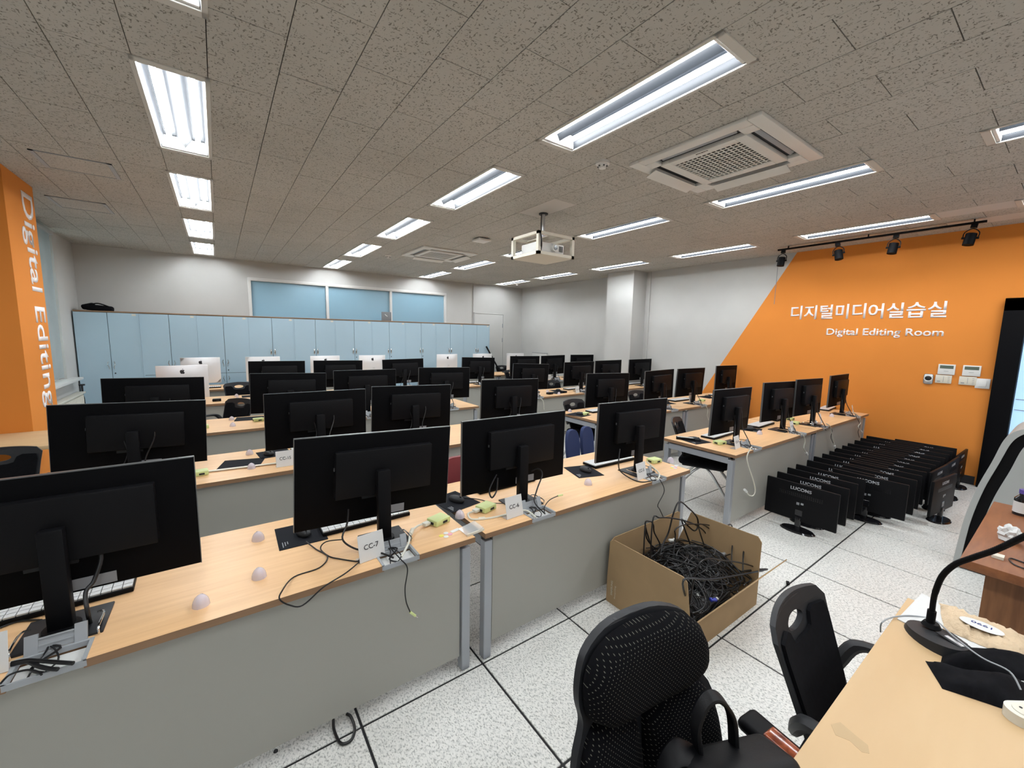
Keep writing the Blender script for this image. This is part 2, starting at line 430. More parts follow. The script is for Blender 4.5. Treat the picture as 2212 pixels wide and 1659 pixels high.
# window_2 behind the column
w2 = struct('window_2', box(B(), (XL-.12, 7.43, 1.9), (.012, 2.37, 2.04)), 'winlight')
for y in (6.28, 7.43, 8.59): obj('frame_post', box(B(), (XL-.10, y, 1.91), (.06, .06, 2.04), .004), 'frame', w2)
for z in (.92, 2.9): obj('frame_rail', box(B(), (XL-.10, 7.43, z), (.06, 2.36, .06), .004), 'frame', w2)
obj('window_sill', box(B(), (XL+.03, 7.5, .875), (.18, 2.75, .035), .006), 'frame', w2)

# ------------------------------------------------------------------ light fittings
def fixture_mesh():
    parts = {}
    L_, Wd = 1.285, .325
    bm = B(); z = -.006
    for b in ((Wd/2, .022, Wd, .044), (Wd/2, L_-.022, Wd, .044), (.012, L_/2, .024, L_), (Wd-.012, L_/2, .024, L_)):
        box(bm, (b[0], b[1], z+.006), (b[2], b[3], .014), .002, seg=1)
    parts['frame'] = (bm, 'fixture')
    bm = B()
    # corrugated mirror reflector: two troughs
    prof = [(.024, 0), (.046, .088), (.116, .088), (.1625, .018), (.209, .088), (.279, .088), (.301, 0), (.301, .10), (.024, .10)]
    prism(bm, [(x, zz) for x, zz in prof], .044, L_-.044, 'Y'); parts['reflector'] = (bm, 'refl')
    bm = B()
    box(bm, (.1625, .054, .043), (.27, .020, .086), .003, seg=1); parts['end_cap0'] = (bm, 'white')
    bm = B(); box(bm, (.1625, L_-.054, .043), (.27, .020, .086), .003, seg=1); parts['end_cap1'] = (bm, 'white')
    for i, cx in enumerate((.081, .244)):
        bm = B(); cyl(bm, (cx, L_/2, .037), .0145, L_-.13, 'Y', 10); parts['tube%d' % i] = (bm, 'tube')
    return parts
fp = fixture_mesh(); proto = thing('ceiling_light', 'x', 'ceiling light'); meshes = {}
for k_, (bm, mm) in fp.items():
    nm = k_.rstrip('01')
    o = obj(nm, bm, mm, proto)
colname = ['leftmost', 'second', 'third', 'rightmost']
rowname = ['added unseen rearmost', 'nearly hidden', 'nearest in view', 'second nearest', 'third', 'fourth', 'farthest']
for (ci, x0, y0, x1, y1) in FIX:
    ri = [-2.55, -.75, 1.05, 2.85, 4.65, 6.45, 8.2, 8.1].index(y0); ri = min(ri, 6)
    f = dup(proto, (x0, y0, H), 0, 'twin tube ceiling light, %s one in the %s column from left' % (rowname[ri], {'leftmost': 'first', 'rightmost': 'fourth'}.get(colname[ci], colname[ci])), 'recessed twin tube ceiling lights')
    if ci == 3 and ri == 5:
        tb = [c for c in f.children if c.name.startswith('tube')][0]; tb.data = tb.data.copy(); tb.data.materials.clear(); tb.data.materials.append(M['deadtube']); tb['label'] = 'unlit tube'
purge(proto)

# ceiling access panels
def panel(x0, y0, x1, y1, lab):
    t = thing('access_panel', lab, 'ceiling panel', ((x0+x1)/2, (y0+y1)/2, H), 0, 'ceiling access panels by the left wall'); w, l = x1-x0, y1-y0
    bm = B()
    for sx in (-1, 1): box(bm, (sx*(w/2-.014), 0, -.003), (.028, l, .008))
    for sy in (-1, 1): box(bm, (0, sy*(l/2-.006), -.003), (w, .012, .008))
    obj('metal_frame', bm, 'greyplastic', t)
    obj('cover', box(B(), (0, 0, -.002), (w-.06, l-.028, .006)), 'ceil', t)
panel(-1.09, 4.78, -.63, 5.2, 'square metal framed ceiling hatch nearer the camera, above the orange column')
panel(-1.36, 6.32, -.91, 6.8, 'square metal framed ceiling hatch farther back, beside the left window')

# cassette air conditioners
def cassette(cx, cy, lab, brand):
    t = thing('air_conditioner', lab, 'air conditioner', (cx, cy, H), 0, 'ceiling cassette air conditioners')
    bm = B()
    R_ = .475
    for sx, sy, w, l in ((0, 1, .95, .085), (0, -1, .95, .085), (1, 0, .085, .78), (-1, 0, .085, .78)):
        box(bm, (sx*(R_-.0425), sy*(R_-.0425), -.012), (w, l, .026), .006)
    for sx in (-1, 1):
        for sy in (-1, 1): box(bm, (sx*.3445, sy*.3445, -.0125), (.091, .091, .027), .003)
    obj('outer_frame', bm, 'acwhite', t)
    obj('slot_backing', box(B(), (0, 0, .003), (.86, .86, .006)), 'acdark', t)
    bm = B()   # centre panel as a ring around the grille
    for b in ((0, .275, .62, .075), (0, -.275, .62, .075), (.275, 0, .07, .475), (-.275, 0, .07, .475)): box(bm, (b[0], b[1], -.018), (b[2], b[3], .03), .004)
    obj('centre_panel', bm, 'acwhite', t)
    bm = B(); n = 13
    for i in range(n+1):
        p = -.24+.48*i/n; box(bm, (p, 0, -.026), (.009, .48, .004))
    for i in range(15):
        p = -.24+.48*i/14; box(bm, (0, p, -.0265), (.48, .007, .004))
    obj('grille', bm, 'acwhite', t)
    for a in range(4):
        bm = B()
        if a in (0, 3): box(bm, (0, .415, -.048), (.56, .095, .004), .001, (-.30, 0, 0))
        else: box(bm, (0, .352, -.006), (.54, .028, .004), .001, (.5, 0, 0))
        obj('louvre', bm, 'acwhite' if a in (0, 3) else 'greyplastic', t, rot=(0, 0, a*PI/2))
    if brand:
        o = obj('lettering', textmesh('SAMSUNG', .085, .012, .001, .01), 'ink', t); o.matrix_local = Matrix.Translation((-.30, -.05, -.034)) @ Euler((PI, 0, PI/2)).to_matrix().to_4x4()
cassette(3.10, 1.71, 'large white four way cassette air conditioner on the near ceiling', True)
cassette(3.08, 6.47, 'white four way cassette air conditioner far back beyond the projector', False)
# smoke detectors and access point
for (x, y, lab) in ((2.45, 2.29, 'round white smoke detector near the big air conditioner'), (2.46, 7.17, 'small round smoke detector left of the far air conditioner'), (6.44, 8.83, 'small round smoke detector in the far right ceiling corner')):
    t = thing('smoke_detector', lab, 'smoke detector', (x, y, H), 0, 'smoke detectors')
    bm = B(); cyl(bm, (0, 0, -.009), .052, .018, n=24); obj('base', bm, 'white', t)
    bm = B(); cyl(bm, (0, 0, -.032), .026, .03, n=20, r2=.036); obj('sensor_head', bm, 'white', t)
    bm = B()
    for i in range(6): box(bm, (.033*math.cos(i*PI/3), .033*math.sin(i*PI/3), -.034), (.010, .010, .008), rot=(0, 0, i*PI/3))
    obj('vent_slot', bm, 'acdark', t)
t = thing('wireless_access_point', 'flat white square access point on the ceiling left of the projector', 'access point', (3.06, 5.06, H))
obj('mounting_plate', box(B(), (0, 0, -.006), (.13, .13, .012)), 'acdark', t); obj('cover', box(B(), (0, 0, -.026), (.2, .2, .028), .01), 'white', t)
# projector in its ceiling cage
t = thing('ceiling_projector', 'white projector in an open steel cage hanging from the ceiling', 'projector', (2.96, 3.6, H), .0)
bm = B(); cyl(bm, (0, 0, -.135), .019, .27, n=12); obj('pole', bm, 'silver', t)
bm = B(); cyl(bm, (0, 0, -.006), .05, .012, n=16); obj('mounting_plate', bm, 'charcoal', t)
bm = B()
X0, X1, Y0, Y1, ZB, ZT = -.37, .22, -.22, .22, -.47, -.27
X0, X1 = -.235, .235
for x in (X0, X1):
    for y in (Y0, Y1): box(bm, (x, y, (ZB+ZT)/2), (.035, .035, ZT-ZB))
for z in (ZB, ZT):
    for x in (X0, X1): box(bm, (x, 0, z), (.035, Y1-Y0+.035, .03))
    for y in (Y0, Y1): box(bm, (0, y, z), (X1-X0+.035, .035, .03))
box(bm, (0, 0, ZB-.01), (X1-X0, Y1-Y0, .012)); box(bm, (0, 0, ZT), (.12, Y1-Y0, .012))
obj('cage', bm, 'cream', t)
obj('projector_body', box(B(), (0, 0, -.385), (.36, .30, .10), .012), 'white', t)
bm = B(); cyl(bm, (.03, -.165, -.385), .038, .035, 'Y', 20); obj('lens_ring', bm, 'white', t)
bm = B(); cyl(bm, (.03, -.186, -.385), .024, .006, 'Y', 20); obj('lens', bm, 'blackgloss', t)
bm = B()
for i in range(5): box(bm, (.11+i*.012, -.152, -.385), (.004, .004, .06))
obj('vent', bm, 'charcoal', t)
bm = B(); tube(bm, [(-.01, .0, -.27), (-.12, -.06, -.235), (-.2, -.15, -.25), (-.235, -.25, -.3), (-.22, -.25, -.4), (-.16, -.16, -.44)], .009); obj('cable', bm, 'cable', t)
bm = B(); tube(bm, [(-.028, 0, -.01), (-.03, .0, -.15), (-.03, 0, -.27)], .005); obj('cable', bm, 'cable', t)
# track light
t = thing('track_light', 'black ceiling track with four spotlights in front of the orange wall', 'track light', (6.62, 1.74, H))
obj('rail', box(B(), (0, 0, -.04), (.03, 1.98, .022)), 'black', t)
for y in (-.9, -.02, .86): obj('hanger', box(B(), (0, y, -.015), (.012, .012, .03)), 'black', t)
for i, (y, tl) in enumerate(((.93, .05), (.27, -.2), (-.27, .08), (-.89, .12))):
    s = obj('spotlight', cyl(B(), (0, 0, -.045), .045, .12, n=20), 'blackrough', t, loc=(0, y, -.165), rot=(tl, .15, 0))
    bm = B()
    box(bm, (0, 0, .1), (.028, .05, .045)); tube(bm, [(0, -.055, -.03), (0, -.055, .03), (0, 0, .07), (0, .055, .03), (0, .055, -.03)], .005, 6, 3); cyl(bm, (0, 0, -.03), .012, .13, 'Y', 8)
    obj('bracket', bm, 'black', s)

# ------------------------------------------------------------------ cabinets along the back wall
def cabinet(x0, x1, split, lab, curved):
    w = x1-x0; t = thing('storage_cabinet', lab, 'cabinet', ((x0+x1)/2, 9.37, 0), 0, 'pale blue cabinets along the back wall'); D = .40; Hc = 1.89
    obj('carcass', box(B(), (0, .01, Hc/2), (w-.004, D, Hc)), 'cabgap', t)
    obj('top', box(B(), (0, 0, Hc+.011), (w, D+.03, .022), .003), 'cabtop', t)
    obj('side_panel', box(B(), (-w/2+.009, -.012, Hc/2), (.016, D+.01, Hc-.01)), 'cabinet', t)
    obj('side_panel', box(B(), (w/2-.009, -.012, Hc/2), (.016, D+.01, Hc-.01)), 'cabinet', t)
    spans = [(.06, 1.885)] if not split else [(.06, .855), (.861, 1.885)]
    for z0, z1 in spans:
        for s in (-1, 1):
            d = obj('door', box(B(), (s*(w/4-.001), -D/2-.003, (z0+z1)/2), (w/2-.008, .018, z1-z0), .002, seg=1), 'cabinet', t)
            hz = (1.24 if not curved else 1.04) if z1 > 1 else .74
            bm = B()
            if curved: tube(bm, [(s*.035, -D/2-.012, hz+.06), (s*.045, -D/2-.035, hz+.02), (s*.03, -D/2-.035, hz-.02), (s*.03, -D/2-.012, hz-.06)], .006, 6, 4)
            else: ball(bm, (s*.032, -D/2-.022, hz), (.015, .014, .06), 12, 8)
            obj('handle', bm, 'chrome', d)
            if s > 0: obj('lock', cyl(B(), (.036, -D/2-.014, hz-.13), .010, .008, 'Y', 12), 'charcoal', d)
    obj('name_tag', box(B(), (w/2-.06, -D/2-.0135, 1.86), (.05, .002, .03)), 'cream', t)
ord_ = ['first', 'second', 'third', 'fourth', 'fifth', 'sixth', 'seventh', 'eighth', 'ninth', 'tenth']
edges = [-1.81, -1.05, -.295, .47, 1.235, 2.0, 2.76, 3.525, 4.285, 5.04, 5.81]
for i in range(10):
    cabinet(edges[i], edges[i+1], i in (1, 2, 3), 'pale blue two door cabinet against the back wall, %s from the left' % ord_[i], i in (0, 1, 2))
t = thing('desk_clock', 'small square grey clock standing on the cabinets', 'clock', (3.13, 9.3, 1.912))
obj('case', box(B(), (0, 0, .10), (.21, .06, .20), .006), 'clock', t)
bm = B(); box(bm, (-.02, -.034, .125), (.06, .003, .012), rot=(0, .7, 0)); box(bm, (.0, -.034, .11), (.035, .003, .008), rot=(0, .4, 0)); obj('clock_hand', bm, 'white', t)
bm = B()
for i in range(12): box(bm, (.075*math.sin(i*PI/6), -.032, .10+.075*math.cos(i*PI/6)), (.008, .002, .008))
obj('hour_mark', bm, 'greyletter', t)
t = thing('bag', 'black cloth bag lying on top of the leftmost cabinet', 'bag', (-1.54, 9.35, 1.912), .1)
bm = B(); box(bm, (0, 0, .045), (.34, .22, .09), .03, (0, .08, 0), 3); box(bm, (-.12, 0, .07), (.16, .16, .08), .03, (0, -.3, 0), 3); obj('bag_body', bm, 'fabric', t)
bm = B(); tube(bm, [(-.1, -.1, .09), (0, -.115, .115), (.12, -.1, .07)], .01, 6, 5); obj('strap', bm, 'fabric', t)
# pole leaning beside the cabinets
bm = B(); tube(bm, [(5.69, 9.12, 1.34), (6.14, 9.02, .55), (6.4, 8.95, .02)], .022, 8, 3); tag(obj('leaning_pole', bm, 'black'), 'black padded pole leaning against the end of the cabinets', 'pole')
# board leaning at the far right
t = thing('white_board', 'white board leaning on the right wall behind the back desks', 'board', (7.12, 8.68, 0), 0); obj('board_panel', box(B(), (.0, 0, .59), (.02, .62, 1.17), .003, (0, .03, 0)), 'wall', t); obj('board_frame', box(B(), (.016, 0, 1.177), (.03, .64, .02), .003), 'greyplastic', t)

# ------------------------------------------------------------------ left window dressing and radiator
t = thing('window_blind', 'pale grey fabric blind hanging in the window behind the orange column', 'blind', (XL+.05, 7.05, 2.93))
bm = B(); pts = []
n = 40
for i in range(n+1):
    y = -.78+i*2.02/n; pts.append((y, .012*math.sin(i*1.2)))
lo = [bm.verts.new((p[1]+.0, p[0], -1.98+(.0 if p[0] < 1.0 else .0))) for p in pts]; hi = [bm.verts.new((p[1]*.3, p[0], -.04)) for p in pts]
for i in range(n): bm.faces.new((lo[i], lo[i+1], hi[i+1], hi[i]))
r = bmesh.ops.solidify(bm, geom=bm.faces[:], thickness=.006)
obj('fabric', bm, 'blind', t); obj('head_rail', box(B(), (0, .25, -.02), (.06, 2.1, .05), .006), 'silver', t)
t = thing('radiator', 'cream panel radiator under the left window', 'radiator', (XL+.10, 7.9, 0))
bm = B()
for i in range(34): box(bm, (0, -.86+i*.05, .40), (.07, .038, .50), .012, seg=1)
obj('convector_fin', bm, 'rad', t)['kind'] = 'stuff'; obj('top_cover', box(B(), (0, -.03, .67), (.10, 1.78, .025), .006), 'rad', t)
obj('foot', box(B(), (0, -.6, .075), (.05, .04, .15)), 'rad', t); obj('foot', box(B(), (0, .5, .075), (.05, .04, .15)), 'rad', t)
bm = B(); tube(bm, [(.0, .83, .60), (.0, .93, .60), (.0, .97, .5), (.0, .97, .0)], .012, 8, 3); obj('pipe', bm, 'charcoal', t)
bm = B(); cyl(bm, (0, .93, .70), .012, .14, n=8); cyl(bm, (0, .93, .775), .035, .02, n=16); obj('valve_knob', bm, 'charcoal', t)

# ------------------------------------------------------------------ controls on the orange wall
def wallthing(name, lab, cat, y, z, group=None):
    t = thing(name, lab, cat, (XR-.003, y, z), 0, group); return t
for y, ly, lab in ((.96, 0, 'left'), (.755, 0, 'right')):
    t = wallthing('room_controller', 'white wall controller with dark display, %s one of the pair above the beige plates' % lab, 'controller', y, 1.345, 'white display controllers')
    obj('housing', box(B(), (-.011, 0, 0), (.022, .145, .125), .004), 'white', t); obj('display', box(B(), (-.0225, 0, .03), (.002, .115, .038)), mat('lcd', (.10, .13, .10), .3), t)
    obj('button_row', box(B(), (-.0225, 0, -.02), (.002, .04, .004)), 'greyletter', t)
for y, lab in ((.975, 'left'), (.775, 'right')):
    t = wallthing('control_plate', 'beige air conditioner control plate with buttons, %s one below the controllers' % lab, 'control plate', y, 1.225, 'beige control plates')
    obj('housing', box(B(), (-.008, 0, 0), (.016, .14, .10), .004), 'cream', t)
    bm = B(); box(bm, (-.0165, .0, 0), (.002, .003, .07))
    for i in range(4): box(bm, (-.0165, -.045, .03-i*.02), (.002, .018, .004))
    box(bm, (-.0165, .038, -.028), (.002, .028, .010)); obj('marking', bm, 'greyletter', t)
t = wallthing('light_switch', 'square white rocker light switch nearest the black door', 'switch', .655, 1.205)
obj('plate', box(B(), (-.007, 0, 0), (.014, .115, .115), .004), 'white', t); obj('rocker', box(B(), (-.017, 0, 0), (.01, .06, .075), .003), 'white', t)
t = wallthing('door_button', 'small silver rounded exit button left of the beige plates', 'button', 1.105, 1.215)
obj('housing', box(B(), (-.012, 0, 0), (.024, .085, .125), .018), 'silver', t); obj('button', ball(B(), (-.025, 0, .01), (.008, .032, .028), 20, 10), 'charcoal', t)
obj('ring', cyl(B(), (-.0235, 0, .01), .04, .004, 'X', 24), 'white', t)

# ------------------------------------------------------------------ desks
T = .70
def desk_mesh(w, st):
    """tabletop outline with a cable notch at each station"""
    n = [(0, 0)]
    for c in st: n += [(c-.075, 0), (c-.075, .10), (c+.075, .10), (c+.075, 0)]
    n += [(w, 0), (w, .70), (0, .70)]
    return n
def desk(x0, w, yf, st, lab, group):
    t = thing('desk', lab, 'desk', (x0, yf, 0), 0, group)
    out = desk_mesh(w, [s-x0 for s in st])
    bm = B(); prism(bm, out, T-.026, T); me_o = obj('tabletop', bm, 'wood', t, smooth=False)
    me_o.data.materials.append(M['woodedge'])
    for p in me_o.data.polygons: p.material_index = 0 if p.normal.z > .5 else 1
    obj('front_panel', box(B(), (w/2, .042, .375), (w-.13, .018, .588), .002, seg=1), 'panel', t)
    for x in (.035, w-.035):
        for y in (.045, .655):
            obj('leg', box(B(), (x, y, .325), (.045, .045, .64), .003, seg=1), 'alu', t)
        obj('side_rail', box(B(), (x, .35, .635), (.045, .565, .055), .003, seg=1), 'alu', t)
    obj('crossbar', box(B(), (w/2, .655, .645), (w-.11, .03, .04)), 'alu', t)
    obj('cable_duct', box(B(), (w/2, .115, .60), (w-.16, .10, .008)), 'charcoal', t)
    return t
ROW = {1: 'front', 2: 'second', 3: 'third', 4: 'fourth', 5: 'back'}
def P4(row, k): return '%s desk row' % ROW[row]
# stations: row -> list of (x, y, yaw, ztop, roll, tilt)
MON = {
1: [(-.452, 1.857, -.01, 1.202, .002, .008), (.58, 1.869, -.013, 1.205, .036, .035), (1.374, 1.858, -.033, 1.203, .003, .006), (2.402, 1.84, -.05, 1.211, .012, .013),
    (3.847, 1.858, .011, 1.209, .021, .02), (4.865, 1.863, -.036, 1.215, .023, -.013), (5.491, 1.80, -.023, 1.225, .02, -.015), (6.635, 1.849, .016, 1.221, .003, .002)],
2: [(-.453, 3.344, .006, 1.209, .035, -.003), (.59, 3.348, .041, 1.208, .012, .001), (1.357, 3.378, -.029, 1.205, .027, .001), (2.408, 3.381, .005, 1.21, .026, 0),
    (3.878, 3.379, -.075, 1.213, .022, .003), (4.935, 3.384, .06, 1.215, -.008, 0), (5.661, 3.36, .003, 1.22, .006, .04), (6.81, 3.42, .031, 1.222, .015, 0)],
3: [(-.491, 4.886, -.037, 1.212, .021, .013), (.588, 4.861, -.013, 1.212, .028, -.011), (1.399, 4.927, -.049, 1.214, .003, .001), (2.415, 4.9, -.088, 1.213, .018, 0),
    (4.03, 5.108, -.015, 1.205, .038, .018), (5.094, 5.102, -.002, 1.212, .001, .02), (5.884, 5.134, -.001, 1.221, -.007, 0), (6.80, 5.12, .012, 1.226, -.005, .01)],
4: [None, (.671, 6.729, .027, 1.219, .014, .006), (1.497, 6.716, -.022, 1.211, .015, .01), (2.551, 6.748, -.036, 1.211, -.018, 0),
    (4.036, 6.745, -.032, 1.213, .027, -.012), (5.163, 6.751, -.101, 1.223, .007, 0), (5.94, 6.755, .05, 1.225, -.012, 0), (6.82, 6.75, -.033, 1.229, .008, 0)]}
YF = {1: (1.60, 1.60), 2: (3.12, 3.12), 3: (4.66, 4.87), 4: (6.47, 6.50), 5: (8.0, 8.05)}
DX = {1: [(-.85, 1.80), (1.006, 1.775), (3.457, 1.785), (5.25, 1.80)], 2: [(-.85, 1.80), (1.006, 1.79), (3.46, 1.785), (5.25, 1.85)],
      3: [(-.85, 1.80), (1.006, 1.80), (3.60, 1.80), (5.405, 1.78)], 4: [(-.85, 1.80), (1.05, 1.80), (3.60, 1.80), (5.405, 1.78)], 5: [(-.85, 1.80), (1.05, 1.80), (3.60, 1.80), (5.405, 1.78)]}
DX[3][2] = (3.46, 1.80); DX[3][3] = (5.265, 1.82)
side4 = ['first', 'second', 'third', 'fourth']
for row in range(1, 6):
    for i, (x0, w) in enumerate(DX[row]):
        yf = YF[row][0 if i < 2 else 1]
        if row < 5:
            st = [m_[0]+.005 for m_ in MON[row][2*i:2*i+2] if m_]
            if row == 4 and i == 0: st = [-.40]+st
        else: st = [x0+.45, x0+1.35]
        desk(x0, w, yf, st, 'beech topped desk with grey front panel, %s from the left in the %s row' % (side4[i], ROW[row]), 'rows of beech computer desks')
t = thing('side_table', 'yellowish wooden table pushed against the orange column', 'table', (-1.40, 5.0, 0))
obj('tabletop', box(B(), (0, 0, .715), (.84, .70, .03), .003), 'maple', t)
for sx in (-1, 1):
    for sy in (-1, 1): obj('leg', box(B(), (sx*.38, sy*.31, .35), (.04, .04, .70)), 'alu', t)

# ------------------------------------------------------------------ monitors
def make_monitor():
    t = thing('monitor', 'x', 'monitor')
    pn = obj('panel', box(B(), (0, 0, 0), (.71, .014, .41), .003), 'blackrough', t, loc=(0, 0, .505))
    obj('screen', box(B(), (0, .0078, .004), (.695, .002, .39)), 'glass', pn)
    bm = B(); box(bm, (0, 0, .2055), (.712, .016, .003)); box(bm, (-.3555, 0, 0), (.002, .016, .41)); box(bm, (.3555, 0, 0), (.002, .016, .41)); obj('bezel_rim', bm, 'rim', pn)
    hb = obj('rear_housing', box(B(), (.022, -.026, .03), (.445, .040, .215), .006), 'black', pn)
    obj('side_button', box(B(), (-.203, -.026, .06), (.004, .008, .014)), 'rim', pn)
    obj('rating_label', box(B(), (.06, -.0078, -.178), (.13, .002, .038)), 'greyletter', pn)
    obj('port', box(B(), (-.02, -.012, -.09), (.12, .012, .018)), 'charcoal', pn)
    obj('column', box(B(), (0, -.066, .17), (.058, .036, .345), .004), 'black', t)
    bm = B(); cyl(bm, (0, -.066, .012), .045, .018, n=20); obj('swivel_collar', bm, 'black', t)
    obj('neck_bracket', box(B(), (-.008, -.046, .245), (.045, .03, .055), .004), 'black', t)
    obj('base', box(B(), (.005, -.05, .004), (.20, .175, .008), .003), 'charcoal', t)
    bm = B(); tube(bm, [(-.03, -.02, .40), (-.05, -.035, .33), (-.03, -.06, .2), (-.09, -.10, .06), (-.05, -.17, .01), (-.01, -.21, -.03)], .0035, 6, 5); tube(bm, [(.08, -.02, .39), (.10, -.05, .3), (.05, -.09, .16), (.07, -.14, .05), (.03, -.20, -.02)], .004, 6, 5)
    obj('cable', bm, 'cable', t)
    return t
mon0 = make_monitor()
def n_left(i): return ['first', 'second', 'third', 'fourth', 'fifth', 'sixth', 'seventh', 'eighth'][i]
def station_no(row, i): return 8*row-i
for row, L_ in MON.items():
    for i, m_ in enumerate(L_):
        if not m_: continue
        x, y, yaw, zt, roll, tilt = m_
        code = station_no(row, i)
        if row == 1: lab = 'large black monitor with its back turned, behind the CC-%d card on the front desk row' % code
        elif row == 2 and i == 1: lab = 'large black monitor turned away above the CC-15 card in the second row'
        else: lab = 'black monitor seen from behind, %s from the left in the %s desk row' % (n_left(i), ROW[row]) if row != 4 else 'black monitor seen from behind, %s from the left in the fourth desk row' % n_left(i-1)
        o = dup(mon0, (x, y, T), yaw, lab, 'black monitors on the desks')
        pn = [c for c in o.children if c.name.startswith('panel')][0]
        pn.location.z = zt-.205-T; pn.rotation_euler = (tilt, roll, 0)
for o in [o for o in C.objects if o.name.startswith('monitor') and any('CC-%d card' % k_ in str(o.get('label')) for k_ in (5, 6, 7, 8))]:
    for c in [c for c in o.children if c.name.startswith('cable')]: purge(c)
purge(mon0)

# ------------------------------------------------------------------ keyboards, mice, pads, boxes, cards, trays, domes
def make_keyboard():
    t = thing('keyboard', 'x', 'keyboard')
    obj('base', box(B(), (0, 0, .009), (.43, .135, .018), .004), 'black', t)
    bm = B()
    for r in range(5):
        n = 15 if r else 16
        for k in range(15): box(bm, (-.198+k*.0283, -.05+r*.025, .0205), (.0255, .022, .006))
    obj('keycaps', bm, 'key', t); return t
def make_mouse():
    t = thing('mouse', 'x', 'mouse'); bm = B(); ball(bm, (0, 0, .012), (.030, .055, .022), 18, 10)
    for v in bm.verts:
        if v.co.z < .002: v.co.z = .002
    obj('shell', bm, 'charcoal', t); obj('wheel', box(B(), (0, -.03, .032), (.006, .016, .006), .002), 'black', t); return t
def make_kvm(c):
    t = thing('switch_box', 'x', 'switch box'); obj('case', box(B(), (0, 0, .016), (.095, .075, .03), .005), c, t)
    obj('port', box(B(), (.01, -.0385, .014), (.03, .003, .012), .001, seg=1), 'charcoal', t); obj('port', box(B(), (-.049, 0, .014), (.003, .03, .012)), 'charcoal', t)
    return t
def make_tray():
    t = thing('cable_tray', 'x', 'cable tray')
    bm = B()
    for b in ((-.077, .052, .010, .104), (.077, .052, .010, .104), (0, .100, .164, .010)): box(bm, (b[0], b[1], -.005), (b[2], b[3], .016))
    box(bm, (0, .002, -.012), (.164, .005, .018))
    obj('frame', bm, 'greyplastic', t)
    obj('tray_liner', box(B(), (0, .050, -.022), (.146, .092, .004)), 'white', t)
    lid = obj('lid', box(B(), (0, 0, .020), (.13, .004, .040), .001, seg=1), 'greyplastic', t, loc=(0, .108, .002), rot=(-.35, 0, 0))
    obj('lid_rib', box(B(), (0, -.003, .018), (.075, .004, .003)), 'greyplastic', lid); obj('lid_rib', box(B(), (0, -.003, .038), (.075, .006, .004)), 'greyplastic', lid)
    for x in (-.052, .052): obj('lid_tab', box(B(), (x, -.002, .026), (.028, .008, .054)), 'greyplastic', lid)
    for x in (-.095, .09):
        obj('wire_support', tube(B(), [(x, .115, .001), (x, .115, .028), (x, .20, .028), (x*.8, .21, .026)], .0030, 6, 4), 'chrome', t)
    bm = B()
    for k in range(3):
        a = random.uniform(-.05, .05); tube(bm, [(a, .125+random.uniform(-.005, .01), .008), (a*.6+random.uniform(-.03, .03), .085, .010), (random.uniform(-.05, .05), .045, -.004), (random.uniform(-.06, .06), .02, -.017)], random.choice((.0025, .0035)), 6, 4)
    obj('cable_bundle', bm, 'cable', t)['kind'] = 'stuff'; return t
def make_card(code):
    t = thing('station_card', 'x', 'card'); obj('card_face', box(B(), (0, 0, .056), (.112, .002, .112), .0008, (-.22, 0, 0), 1), 'paper', t)
    obj('clear_foot', box(B(), (0, .012, .0015), (.112, .045, .002)), 'clear', t)
    o = obj('lettering', textmesh('CC-%d' % code, .064 if code < 10 else .072, .021, .0004, .004), 'ink', t); o.matrix_local = Matrix.Translation((-.033, -.0040, .049)) @ Euler((PI/2-.22, 0, 0)).to_matrix().to_4x4()
    return t
def make_dome():
    t = thing('cable_dome', 'x', 'plastic dome'); bm = B(); ball(bm, (0, 0, 0), (.026, .026, .040), 20, 12)
    bmesh.ops.delete(bm, geom=[v for v in bm.verts if v.co.z < -.001], context='VERTS'); obj('shell', bm, 'dome', t)
    bm = B(); cyl(bm, (0, 0, 0), 1, .004, 'X', 28)
    for v in bm.verts: v.co.y *= .027; v.co.z *= .0412
    bmesh.ops.delete(bm, geom=[v for v in bm.verts if v.co.z < -.002], context='VERTS'); obj('rib', bm, 'dome', t); return t
kb0, ms0, kv0, kk0, tr0, dm0 = make_keyboard(), make_mouse(), make_kvm('lime'), make_kvm('black'), make_tray(), make_dome()
pad_me = None
KBX = {1: [(-.52, 2.0, .03), (.565, 2.06, .0), (1.45, 2.10, .0), (2.41, 2.05, -.03), (4.02, 2.05, .05), (4.95, 2.05, .05), (5.55, 2.1, .0), (6.98, 2.05, .1)]}
PADS = {1: [None, (.27, 2.08, -.02), (1.06, 2.03, .18), (2.08, 2.0, -.28), (3.62, 2.07, -.2), (4.60, 2.02, .3), None, None]}
KVM1 = [(-.70, 1.84, 0), (.87, 1.835, .3), (1.155, 1.835, .3), (2.71, 1.86, -.1), (3.71, 1.87, -.2), (5.37, 1.86, .1), (5.60, 1.86+.14, .1), None]
CARD1 = [(-.585, 1.67, .0), (.485, 1.685, .12), (1.235, 1.68, .05), (2.31, 1.68, .08), (3.695, 1.71, .1), (4.89, 1.72, .1), (5.70, 1.72, .2), (6.87, 1.73, .2)]
